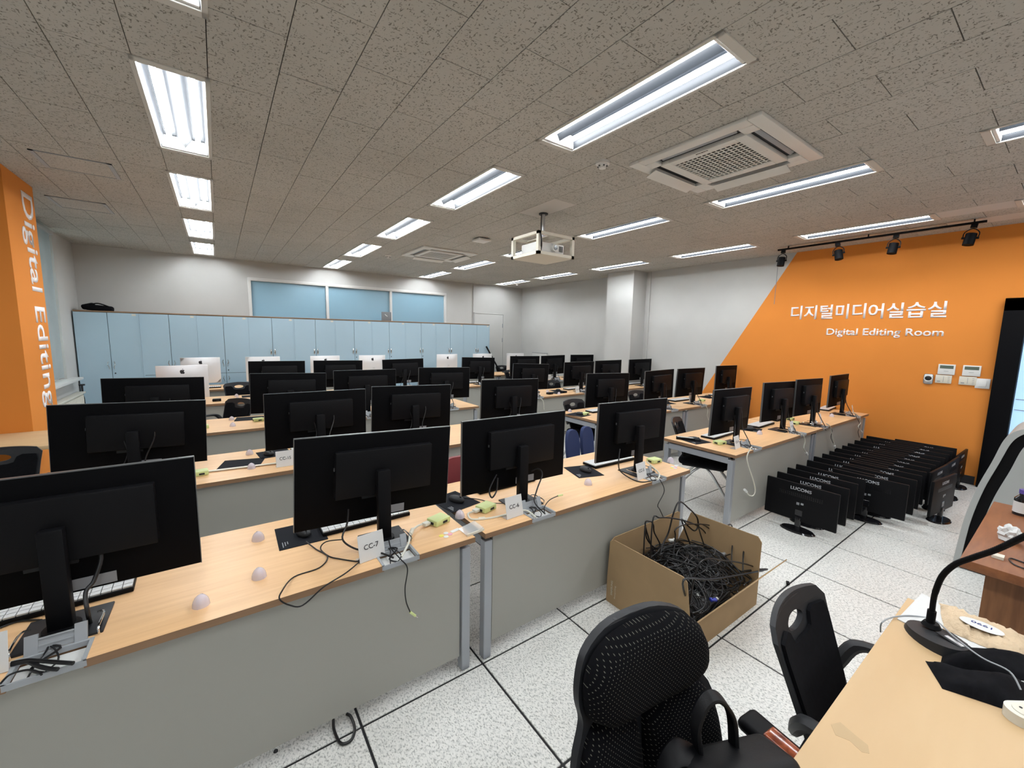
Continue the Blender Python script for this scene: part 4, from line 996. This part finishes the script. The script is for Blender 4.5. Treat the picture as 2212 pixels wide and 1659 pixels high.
# printing on the left flap: pictogram bars and lettering along the fold (no code square)
def onflap(name, me, y, z):
    o = obj(name, me, 'whiteprint', t); o.matrix_local = Matrix(((0, 0, -1, -hx-.006), (0, 1, 0, y), (1, 0, 0, z), (0, 0, 0, 1))); return o
onflap('lettering', textmesh('SAMSUNG', .095, .014, .0004, .02), .232, .06)
onflap('lettering', textmesh('Recycling', .085, .012, .0004, .0), .205, .05)
# cables
rnd = random.Random(3)
bm = B()
ball(bm, (2.30, 1.32, .06), (.35, .25, .13), 20, 10)
def surf(x, y): return .145+.145*max(0, 1-((x-2.3)/.42)**2-((y-1.33)/.32)**2)
for k_ in range(210):
    cx_, cy_ = 2.30+rnd.uniform(-.28, .28), 1.32+rnd.uniform(-.19, .19); n = rnd.randint(6, 12)
    ra, rb_ = rnd.uniform(.06, .22), rnd.uniform(.04, .14); a0 = rnd.uniform(0, 6.28); th = rnd.uniform(0, PI); st = rnd.uniform(.38, .6)*rnd.choice((-1, 1)); tz = rnd.uniform(-.05, .055); ph = rnd.uniform(0, 6.28)
    pts = []
    for j in range(n):
        a = a0+st*j; u, v = ra*math.cos(a), rb_*math.sin(a); x = cx_+u*math.cos(th)-v*math.sin(th); y = cy_+u*math.sin(th)+v*math.cos(th)
        x = min(2.662, max(1.938, x)); y = min(1.580, max(1.062, y)); pts.append((x, y, surf(x, y)+tz*math.sin(a+ph)+rnd.uniform(-.004, .004)+(.03 if k_ % 3 == 0 else 0)))
    tube(bm, pts, rnd.choice((.0026, .003, .0035, .0042)), 6, 5)
tg = obj('cable_pile', bm, 'cable'); tag(tg, 'tangle of black cables filling the cardboard box', 'cables'); tg['kind'] = 'stuff'
d_ = lambda x, y: (1350+x/5.53, 1000+y/5.53)
loops = [([(440, 1010), (520, 830), (580, 600), (650, 465), (760, 540), (860, 650), (870, 760), (830, 810), (760, 760), (680, 690)], 1.42, .005, 'tall black loop standing highest out of the box'),
         ([(240, 760), (260, 900), (350, 1010), (420, 980), (350, 830), (340, 740), (300, 700), (245, 760)], 1.45, .0045, 'black loop at the left inside corner of the box'),
         ([(330, 700), (420, 655), (600, 665), (800, 720), (930, 800), (990, 900), (990, 1020)], 1.40, .0045, 'long black arc over the back of the box'),
         ([(600, 900), (600, 800), (700, 740), (850, 730), (1030, 750), (1150, 830), (1230, 885), (1180, 890), (1050, 810), (880, 740)], 1.38, .004, 'flat black loop reaching the right back flap'),
         ([(1230, 750), (1290, 800), (1300, 900), (1250, 1000), (1200, 1060)], 1.38, .006, 'thick black cable over the right flap'),
         ([(1290, 960), (1390, 930), (1460, 980), (1430, 1040), (1300, 1080), (1200, 1120)], 1.22, .004, 'small black loop by the right flap'),
         ([(1430, 1020), (1560, 1050), (1600, 1110), (1560, 1180), (1440, 1190), (1440, 1260), (1560, 1290)], 1.15, .0045, 'curled black cable at the right inside corner'),
         ([(900, 1190), (1200, 1170), (1450, 1210), (1650, 1290)], 1.08, .0045, 'black cable stretching right to the near flap tip'),
         ([(700, 1400), (1000, 1390), (1300, 1350), (1700, 1270)], 1.05, .0055, 'black cable along the near flap')]
for pts, y, r_, lab in loops:
    wp = [onp(*d_(*p), 1, y) for p in pts]
    for e_ in (0, -1):
        p0 = wp[e_]; sg = -1 if e_ == 0 else 1; qx = min(2.60, max(2.0, p0[0]+sg*.10)); qy = min(1.54, max(1.1, p0[1]-.05)); lowp = (qx, qy, .22)
        wp = [lowp]+wp if e_ == 0 else wp+[lowp]
    cable('cable_loop', wp, r_, 'cable', lab, n=7, k=6)
for (px, py, z, c, lab) in ((460, 1080, .24, 'blueplug', 'blue video plug on the cable pile, left of the blue pair'), (520, 1055, .245, 'blueplug', 'blue video plug on the cable pile, right of the blue pair'), (710, 1320, .22, 'blueplug', 'blue video plug in the middle of the cable pile'), (1055, 1635, .2, 'blueplug', 'blue video plug by the near flap'),
                            (555, 925, .25, 'white', 'white plug at the back of the cable pile'), (1005, 1300, .22, 'white', 'white labelled plug in the middle right of the pile'), (935, 1390, .22, 'white', 'white plug nearer the front of the pile'), (1150, 1090, .24, 'greyplastic', 'grey plug at the right back of the pile'), (880, 1590, .2, 'white', 'small white ring plug near the front')):
    p = at(*d_(px, py), 2, z); t2 = thing('cable_plug', lab, 'plug', (p.x, p.y, z), rnd.uniform(-1, 1), 'plugs on the cable pile')
    obj('plug_body', box(B(), (0, 0, 0), (.042, .022, .014), .003, (.2, .2, 0)), c, t2); obj('plug_shell', box(B(), (.026, 0, .003), (.012, .017, .008), 0, (.2, .2, 0)), 'silver' if c != 'white' else 'white', t2)

# ------------------------------------------------------------------ near wooden table and what lies on it
t = thing('teacher_table', 'pale wooden table at the lower right corner with water stains', 'table', (0, 0, 0))
TB = .74
obj('tabletop', box(B(), (1.22, -.14, TB-.015), (1.56, .84, .03), .002), 'maple', t)
for x in (.5, 1.94):
    for y in (-.5, .22): obj('leg', box(B(), (x, y, .35), (.045, .045, .71)), 'alu', t)
stain = mat('water_stain', (.50, .35, .19), .6)
p_ = [at(*p, 2, TB) for p in ((1795, 1565), (1815, 1560), (1850, 1590), (1875, 1610), (1878, 1628), (1862, 1625), (1835, 1600), (1805, 1588))]
bm = B(); prism(bm, [(v.x, v.y) for v in p_], TB, TB+.0004); obj('stain', bm, stain, t)
# microphone
mx_, my_ = 1.80, .165
t = thing('desk_microphone', 'black gooseneck conference microphone on the near wooden table', 'microphone', (0, 0, 0))
bm = B(); cen = Vector((1.775, .175, TB)); 
o_ = ellipse(0, 0, .085, .062, 28)
prism(bm, [(x, y) for x, y in o_], 0, .016); top = [v for v in bm.verts if v.co.z > .01]
for v in top: v.co.x *= .93; v.co.y *= .93; v.co.z = .022+.010*(v.co.x/.08)
obj('base', bm, 'charcoal', t, loc=tuple(cen), rot=(0, 0, -2.3))
obj('button_plate', box(B(), (0, 0, 0), (.075, .022, .003), .001, (0, 0, 0)), 'charcoal', t, loc=(cen.x-.01, cen.y-.035, TB+.029), rot=(0, 0, -2.1))
obj('silver_label', box(B(), (0, 0, 0), (.045, .012, .002)), 'silver', t, loc=(cen.x-.012, cen.y-.04, TB+.0315), rot=(0, 0, -2.1))  # plain silver plate on the button strip
n0 = at(2012, 1348, 2, TB+.03)
neck = [at(px, py, 0, n0.x+dx) for px, py, dx in ((2012, 1348, 0), (2014, 1315, 0), (2020, 1280, -.005), (2035, 1245, -.015), (2062, 1220, -.03), (2100, 1205, -.05), (2150, 1188, -.075), (2200, 1165, -.10), (2240, 1146, -.12))]
neck[0].z = TB+.02
obj('gooseneck', tube(B(), [tuple(v) for v in neck], .0075, 10, 5), 'black', t)
bm = B(); cyl(bm, (neck[0].x, neck[0].y, TB+.03), .024, .012, n=20, r2=.018); cyl(bm, (neck[1].x, neck[1].y, TB+.05), .011, .05, n=14); obj('collar', bm, 'black', t)
rr = spline([tuple(v) for v in neck[2:]], 24)
bm = B()
for a_, c_ in zip(rr[::2], rr[1::2]):
    tube(bm, [tuple(a_), tuple(a_+(c_-a_)*.45)], .0082, 10, smooth=False)
obj('neck_rings', bm, 'black', t)['kind'] = 'stuff'
cable('microphone_cable', [tuple(at(1902, 1365, 2, .70)), tuple(at(1905, 1345, 2, TB+.004)), tuple(at(1930, 1333, 2, TB+.006)), tuple(at(1970, 1330, 2, TB+.006)), tuple(at(2020, 1340, 2, TB+.006)), tuple(at(2060, 1375, 2, TB+.035)), tuple(at(2120, 1420, 2, TB+.045)), tuple(at(2180, 1450, 2, TB+.055)), tuple(at(2205, 1490, 2, TB+.03))], .0022, 'greyplastic', 'thin grey cable running over the microphone and black pouch')
# papers, kraft bag
def flat_on(name, px, z, th, m_, lab, cat):
    P_ = [at(*p, 2, z) for p in px]; bm = B(); prism(bm, [(v.x, v.y) for v in P_], z, z+th); return tag(obj(name, bm, m_), lab, cat)
pp = flat_on('papers', [(1938, 1338), (1991, 1283), (2300, 1440), (2300, 1520)], TB+.0005, .003, 'paper', 'white printed papers under the kraft paper bag', 'paper')
bm = B()
for k_ in range(9):
    a = at(2058+k_*7.5, 1371+k_*5.4, 2, TB+.004); box(bm, (a.x, a.y, TB+.0042), (.006 if k_ % 3 else .011, .018, .0006), rot=(0, 0, -.6))
obj('printed_bar', bm, 'ink', pp)
t = thing('paper_bag', 'crumpled kraft paper bag with an oval white label on the papers', 'bag', (0, 0, 0))
C4 = [at(2030, 1294, 2, TB+.02), at(2225, 1368, 2, TB+.02), at(2215, 1425, 2, TB+.02), at(2040, 1350, 2, TB+.02)]
bm = B(); g = []; nx, ny = 22, 10
rb = random.Random(5)
for j in range(ny+1):
    for i in range(nx+1):
        u, v = i/nx, j/ny; p = C4[0].lerp(C4[1], u).lerp(C4[3].lerp(C4[2], u), v); e = min(u, 1-u, .2)*min(v, 1-v, .3)/.06
        g.append(bm.verts.new((p.x+rb.uniform(-.003, .003), p.y+rb.uniform(-.003, .003), TB+.005+.020*e**.5+rb.uniform(-.006, .008)*(e > .05))))
for j in range(ny):
    for i in range(nx): a = j*(nx+1)+i; bm.faces.new((g[a], g[a+nx+1], g[a+nx+2], g[a+1]))
for f in bm.faces: f.normal_update()
if bm.faces[:][0].normal.z < 0: bmesh.ops.reverse_faces(bm, faces=bm.faces[:])
bmesh.ops.solidify(bm, geom=bm.faces[:], thickness=.002)
obj('bag_body', bm, 'kraft', t, ang=1.4)
lc = at(2120, 1352, 2, TB+.031); dv = (C4[1]-C4[0]).normalized(); an = math.atan2(dv.y, dv.x)
bm = B(); prism(bm, ellipse(0, 0, .048, .030, 32), 0, .001); lbl = obj('oval_label', bm, 'paper', t, loc=(lc.x, lc.y, TB+.031), rot=(0, 0, an))
o = obj('lettering', textmesh('1990', .045, .014, .0004, .01), mat('navy_ink', (.03, .05, .22), .6), lbl); o.location = (.022, .012, .0012); o.rotation_euler = (0, 0, PI)
# black pouch
t = thing('black_pouch', 'soft black cloth pouch lying beside the microphone', 'pouch', (0, 0, 0))
def soft(C_, h, nx, ny, seed, amp, z0):
    bm = B(); g = []; rb = random.Random(seed)
    for j in range(ny+1):
        for i in range(nx+1):
            u, v = i/nx, j/ny; p = C_[0].lerp(C_[1], u).lerp(C_[3].lerp(C_[2], u), v)
            e = min(1, min(u, 1-u)*6)*min(1, min(v, 1-v)*5)
            z = z0+h*e**.5*(.75+.25*math.sin(u*7+v*3+seed))+rb.uniform(-amp, amp)*e
            g.append(bm.verts.new((p.x, p.y, z)))
    for j in range(ny):
        for i in range(nx): a = j*(nx+1)+i; bm.faces.new((g[a], g[a+nx+1], g[a+nx+2], g[a+1]))
    for f in bm.faces: f.normal_update()
    if bm.faces[:][0].normal.z < 0: bmesh.ops.reverse_faces(bm, faces=bm.faces[:])
    bmesh.ops.subdivide_edges(bm, edges=bm.edges[:], cuts=1, smooth=.6)
    for v in bm.verts: v.co.z = max(v.co.z, TB+.001)
    bmesh.ops.solidify(bm, geom=bm.faces[:], thickness=.002); return bm
K1 = [at(2000, 1418, 2, TB+.015), at(2225, 1455, 2, TB+.03), at(2215, 1548, 2, TB), at(2035, 1488, 2, TB)]
obj('front_fold', soft(K1, .030, 14, 8, 2, .003, TB+.001), 'fabric', t, ang=1.4)
K2 = [at(2040, 1395, 2, TB+.01), at(2290, 1420, 2, TB+.02), at(2290, 1490, 2, TB), at(2030, 1440, 2, TB)]
obj('back_fold', soft(K2, .036, 14, 8, 4, .003, TB+.001), 'fabric', t, ang=1.4)
# white multi-tap
pt = at(2225, 1545, 2, TB+.015); t = thing('power_strip', 'off-white power strip end at the right edge of the near table', 'power strip', (pt.x, pt.y, TB), 0)
t.rotation_euler = (0, 0, -2.2)
bm = B(); prism(bm, rrect(-.03, -.05, .03, .12, .028), 0, .026); obj('body', bm, 'ceramic', t)
for yy in (-.015, .05): 
    s_ = obj('socket', cyl(B(), (0, yy, .0262), .021, .003, n=20), 'cream', t)
    bm = B(); cyl(bm, (-.008, yy, .028), .003, .002, n=8); cyl(bm, (.008, yy, .028), .003, .002, n=8); obj('pin_hole', bm, 'ink', s_)

# ------------------------------------------------------------------ brown desk, lectern
t = thing('cherry_desk', 'reddish brown veneered desk at the right frame edge', 'desk', (0, 0, 0))
obj('tabletop', box(B(), (3.13, -.32, TB-.02), (1.12, 1.08, .04), .003), 'cherry', t)
obj('side_panel', box(B(), (2.72, -.34, .35), (.03, .98, .70)), 'cherryv', t); obj('side_panel', box(B(), (3.60, -.34, .35), (.03, .98, .70)), 'cherryv', t); obj('modesty_panel', box(B(), (3.16, .10, .35), (.86, .02, .66)), 'cherryv', t)
pb = at(2206, 1112, 2, TB); t = thing('glass_bottle', 'dark glass bottle with white label and purple cap on the brown desk', 'bottle', (pb.x, pb.y, TB))
bm = B(); cyl(bm, (0, 0, .045), .034, .09, n=24); cyl(bm, (0, 0, .10), .034, .02, n=24, r2=.018); cyl(bm, (0, 0, .115), .018, .012, n=20); obj('body', bm, 'blackgloss', t)
obj('label', cyl(B(), (0, 0, .045), .0346, .06, n=24), 'paper', t); obj('cap', cyl(B(), (0, 0, .13), .021, .022, n=20), mat('purple_cap', (.10, .07, .30), .4), t)
pt = at(2180, 1168, 2, TB); t = thing('tissue', 'crumpled white tissue on the brown desk', 'tissue', (pt.x, pt.y, TB), .4)
bm = B(); bmesh.ops.create_icosphere(bm, subdivisions=3, radius=1); rb = random.Random(2)
for v in bm.verts: 
    k_ = 1+rb.uniform(-.25, .25); v.co = Vector((v.co.x*.045*k_, v.co.y*.035*k_, max(0, v.co.z*.045*k_+.03)))
obj('crumpled_sheet', bm, 'paper', t, ang=.3)
tag(obj('yellow_note', box(B(), (2.72, .125, TB+.006), (.04, .035, .012)), M['cream']), 'small pale yellow note pad beside the tissue', 'note pad')
t = thing('paper_stack', 'stack of white paper with a dark tray on the brown desk', 'paper stack', (2.86, -.02, TB), .05); obj('tray', box(B(), (0, 0, .006), (.28, .16, .012)), 'charcoal', t); obj('sheets', box(B(), (0, 0, .018), (.27, .15, .012)), 'paper', t)
obj('pen_case', box(B(), (.02, .0, .04), (.12, .06, .03), .012), 'black', t)
cable('desk_cable', [(2.66, .0, TB+.004), (2.68, .075, TB+.004), (2.75, .09, TB+.004), (2.72, .01, TB+.004), (2.69, -.05, TB+.004)], .003, 'cable', 'thin black cable loop on the brown desk')
# lectern: side profile in the YZ plane
t = thing('lectern', 'silver and black curved lectern beyond the brown desk', 'lectern', (4.4, 0, 0))
def prof(o): 
    f = [(.41, 0), (.40, .2), (.385, .40), (.35, .63), (.30, .84), (.265, 1.0), (.225, 1.07), (.17, 1.105)]
    return [(y-o, min(z, 1.145-o*.9)) for y, z in f]
def sp2(P_): return [(v.x, v.y) for v in spline([(p[0], p[1], 0) for p in P_], 5)]
pf = sp2(prof(0)); pb_ = sp2(prof(.055))
bm = B(); prism(bm, pf+[(-.12, 1.105), (-.12, 1.088)]+[(p[0], p[1]-.0) for p in sp2([(y-.034, z-.016 if z > .9 else z) for y, z in prof(0)])][::-1], 0, .62, 'X'); obj('front_skin', bm, 'lectern', t, loc=(0, 0, .0), smooth=False)
inner = sp2([(y-.031, (z-.014 if z > .2 else max(.0, z))) for y, z in prof(0)])
bm = B(); prism(bm, inner+[(-.12, 1.09), (-.12, 0)], .03, .60, 'X'); obj('dark_band', bm, 'black', t, smooth=False)
inn2 = sp2([(y-.085, max(.06, z-.045)) for y, z in prof(0)])
bm = B(); prism(bm, inn2+[(.08, 1.05), (-.04, .80), (-.10, .45), (-.12, .06)], .005, .62, 'X'); obj('side_panel', bm, 'lectern', t, smooth=False)
obj('plinth', box(B(), (.32, .12, .03), (.6, .50, .06)), 'charcoal', t)
obj('top_tray', box(B(), (.30, -.01, 1.10), (.62, .30, .03), .012, (-.12, 0, 0)), 'lectern', t)
obj('paper_sheet', box(B(), (.12, .02, 1.12), (.2, .18, .006), 0, (-.1, 0, .1)), 'paper', t)
# debris on floor
p = at(1702, 1258, 2, .01); tag(obj('plastic_scrap', box(B(), (p.x, p.y, .006), (.05, .02, .012), .005, (0, .1, .4)), 'black'), 'small black plastic scrap on the floor near the armchair', 'scrap')

# ------------------------------------------------------------------ executive chair with backpack
t = thing('executive_chair', 'high backed executive chair in dotted black fabric with wood inlaid armrests', 'chair', (.762, .250, 0), -.12)
def sup(cx, cz, a, b, p=.75, n=36):
    return [(cx+a*math.copysign(abs(math.cos(2*PI*i/n))**p, math.cos(2*PI*i/n)), cz+b*math.copysign(abs(math.sin(2*PI*i/n))**p, math.sin(2*PI*i/n))) for i in range(n)]
def cushion(outl, th, y0, lean, curve, m_):
    """puffed cushion: front grid inside an outline, thickness falls off to the rim"""
    cx = sum(p[0] for p in outl)/len(outl); cz = sum(p[1] for p in outl)/len(outl)
    bm = B(); rings = []; K = 9
    for j in range(K+1):
        s = 1-j/K
        if j == K: break
        dep = th*math.sqrt(max(0, 1-s**4))
        rings.append([bm.verts.new((cx+(x-cx)*s, -dep, cz+(z-cz)*s)) for x, z in outl])
    cv = bm.verts.new((cx, -th, cz)); n = len(outl)
    for a, c in zip(rings, rings[1:]):
        for i in range(n): bm.faces.new((a[i], a[(i+1) % n], c[(i+1) % n], c[i]))
    for i in range(n): bm.faces.new((rings[-1][i], rings[-1][(i+1) % n], cv))
    back = [bm.verts.new((x, .012, z)) for x, z in outl]
    for i in range(n): bm.faces.new((rings[0][(i+1) % n], rings[0][i], back[i], back[(i+1) % n]))
    bm.faces.new(back)
    bmesh.ops.recalc_face_normals(bm, faces=bm.faces[:])
    for v in bm.verts:
        x, y, z = v.co; v.co = Vector((x, y+y0+lean*(z-.5)-curve*x*x, z))
    return bm
LEAN, CUR = .17, .9
obj('headrest', cushion(sup(.002, .882, .194, .090, .72), .060, .240, LEAN, CUR, None), 'dots', t, ang=1.2)
for s in (-1, 1):
    o_ = [(s*x, z) for x, z in ((.012, .73), (.05, .775), (.12, .80), (.18, .785), (.212, .73), (.224, .62), (.22, .53), (.19, .46), (.012, .44))]
    if s < 0: o_ = o_[::-1]
    q_ = [(v.x, v.y) for v in spline([(p[0], p[1], 0) for p in o_+[o_[0]]], 4)][:-1]
    obj('back_cushion', cushion(q_, .045, .255, LEAN, CUR, None), 'dots', t, ang=1.2)
def bsh(v): x, y, z = v; return (x, y+.262+LEAN*(z-.5)-CUR*x*x, z)
so = [(-.13, .40), (.13, .40), (.20, .43), (.232, .50), (.236, .60), (.226, .74), (.196, .795), (.188, .82), (.198, .86), (.194, .90), (.165, .95), (.09, .976), (0, .98), (-.09, .976), (-.165, .95), (-.194, .90), (-.198, .86), (-.188, .82), (-.196, .795), (-.226, .74), (-.236, .60), (-.232, .50), (-.20, .43)]
so = [(v.x, v.y) for v in spline([(p[0], p[1], 0) for p in so+[so[0]]], 3)][:-1]
sh = obj('back_shell', plate(so, [], .02, bsh, .08), 'charcoal', t)
for x in (-.05, .03): obj('screw_hole', cyl(B(), (x, .262+LEAN*.47-CUR*x*x+.006, .970), .005, .02, n=10), 'ink', sh)
obj('seat', box(B(), (0, -.02, .43), (.50, .50, .10), .045, None, 4), 'dots', t)
for s in (-1, 1):
    bm = B(); box(bm, (s*.298, .04, .665), (.075, .34, .035), .016, (.04, 0, 0), 3); ar = obj('armrest', bm, 'black', t)
    obj('wood_inlay', box(B(), (s*.298, .02, .678), (.047, .26, .014), .006, (.04, 0, 0), 3), 'burl', ar)
    bm = B(); tube(bm, [(s*.20, .0, .44), (s*.29, 0, .50), (s*.298, 0, .66)], .02, 8, 4); obj('arm_post', bm, 'black', ar)
bm = B(); cyl(bm, (0, 0, .27), .03, .32, n=14); obj('gas_column', bm, 'black', t)
for i in range(5):
    a = i*2*PI/5; c_, s_ = math.cos(a), math.sin(a); bm = B(); tube(bm, [(0, 0, .12), (c_*.16, s_*.16, .11), (c_*.3, s_*.3, .08)], .022, 8, 3); lg = obj('leg', bm, 'black', t); obj('caster', cyl(B(), (c_*.3, s_*.3, .03), .03, .05, 'X', 14), 'black', lg)
# backpack sitting on the chair seat against the back
def ribbon(pts, w, th, ax, k=7):
    """flat leather band following a path, its width along ax"""
    P_ = spline(pts, k); bm = B(); ax = Vector(ax).normalized(); rings = []
    for i, p in enumerate(P_):
        d = (P_[min(i+1, len(P_)-1)]-P_[max(i-1, 0)]).normalized(); n = d.cross(ax).normalized()
        rings.append([bm.verts.new(p+ax*(a*w/2)+n*(c*th/2)) for a, c in ((-1, -.4), (-.8, -1), (.8, -1), (1, -.4), (1, .4), (.8, 1), (-.8, 1), (-1, .4))])
    for a, c in zip(rings, rings[1:]):
        for j in range(8): bm.faces.new((a[j], a[(j+1) % 8], c[(j+1) % 8], c[j]))
    bm.faces.new(rings[0][::-1]); bm.faces.new(rings[-1]); bmesh.ops.recalc_face_normals(bm, faces=bm.faces[:]); return bm
t = thing('backpack', 'black leather backpack leaning on the executive chair', 'backpack', (.850, .322, .525), -.35)
obj('bag_body', box(B(), (0, 0, .12), (.27, .12, .25), .028, (-.28, .08, 0), 4), 'leather', t)
obj('front_pocket', box(B(), (.0, -.068, .09), (.24, .035, .20), .014, (-.28, .08, 0), 3), 'leather', t)
obj('top_handle', ribbon([(-.06, .055, .22), (-.065, .07, .29), (-.035, .08, .335), (.0, .08, .335), (.03, .07, .29), (.03, .055, .22)], .030, .010, (0, 1, .25)), 'leather', t)
obj('shoulder_strap', ribbon([(-.07, .05, .23), (-.12, .06, .25), (-.17, .04, .21), (-.195, .0, .12), (-.19, -.03, .02)], .055, .012, (.3, 1, .2)), 'leather', t)
obj('zip', tube(B(), [(-.11, -.035, .25), (0, -.04, .25), (.11, -.03, .23)], .0025, 6, 5), 'greyletter', t)
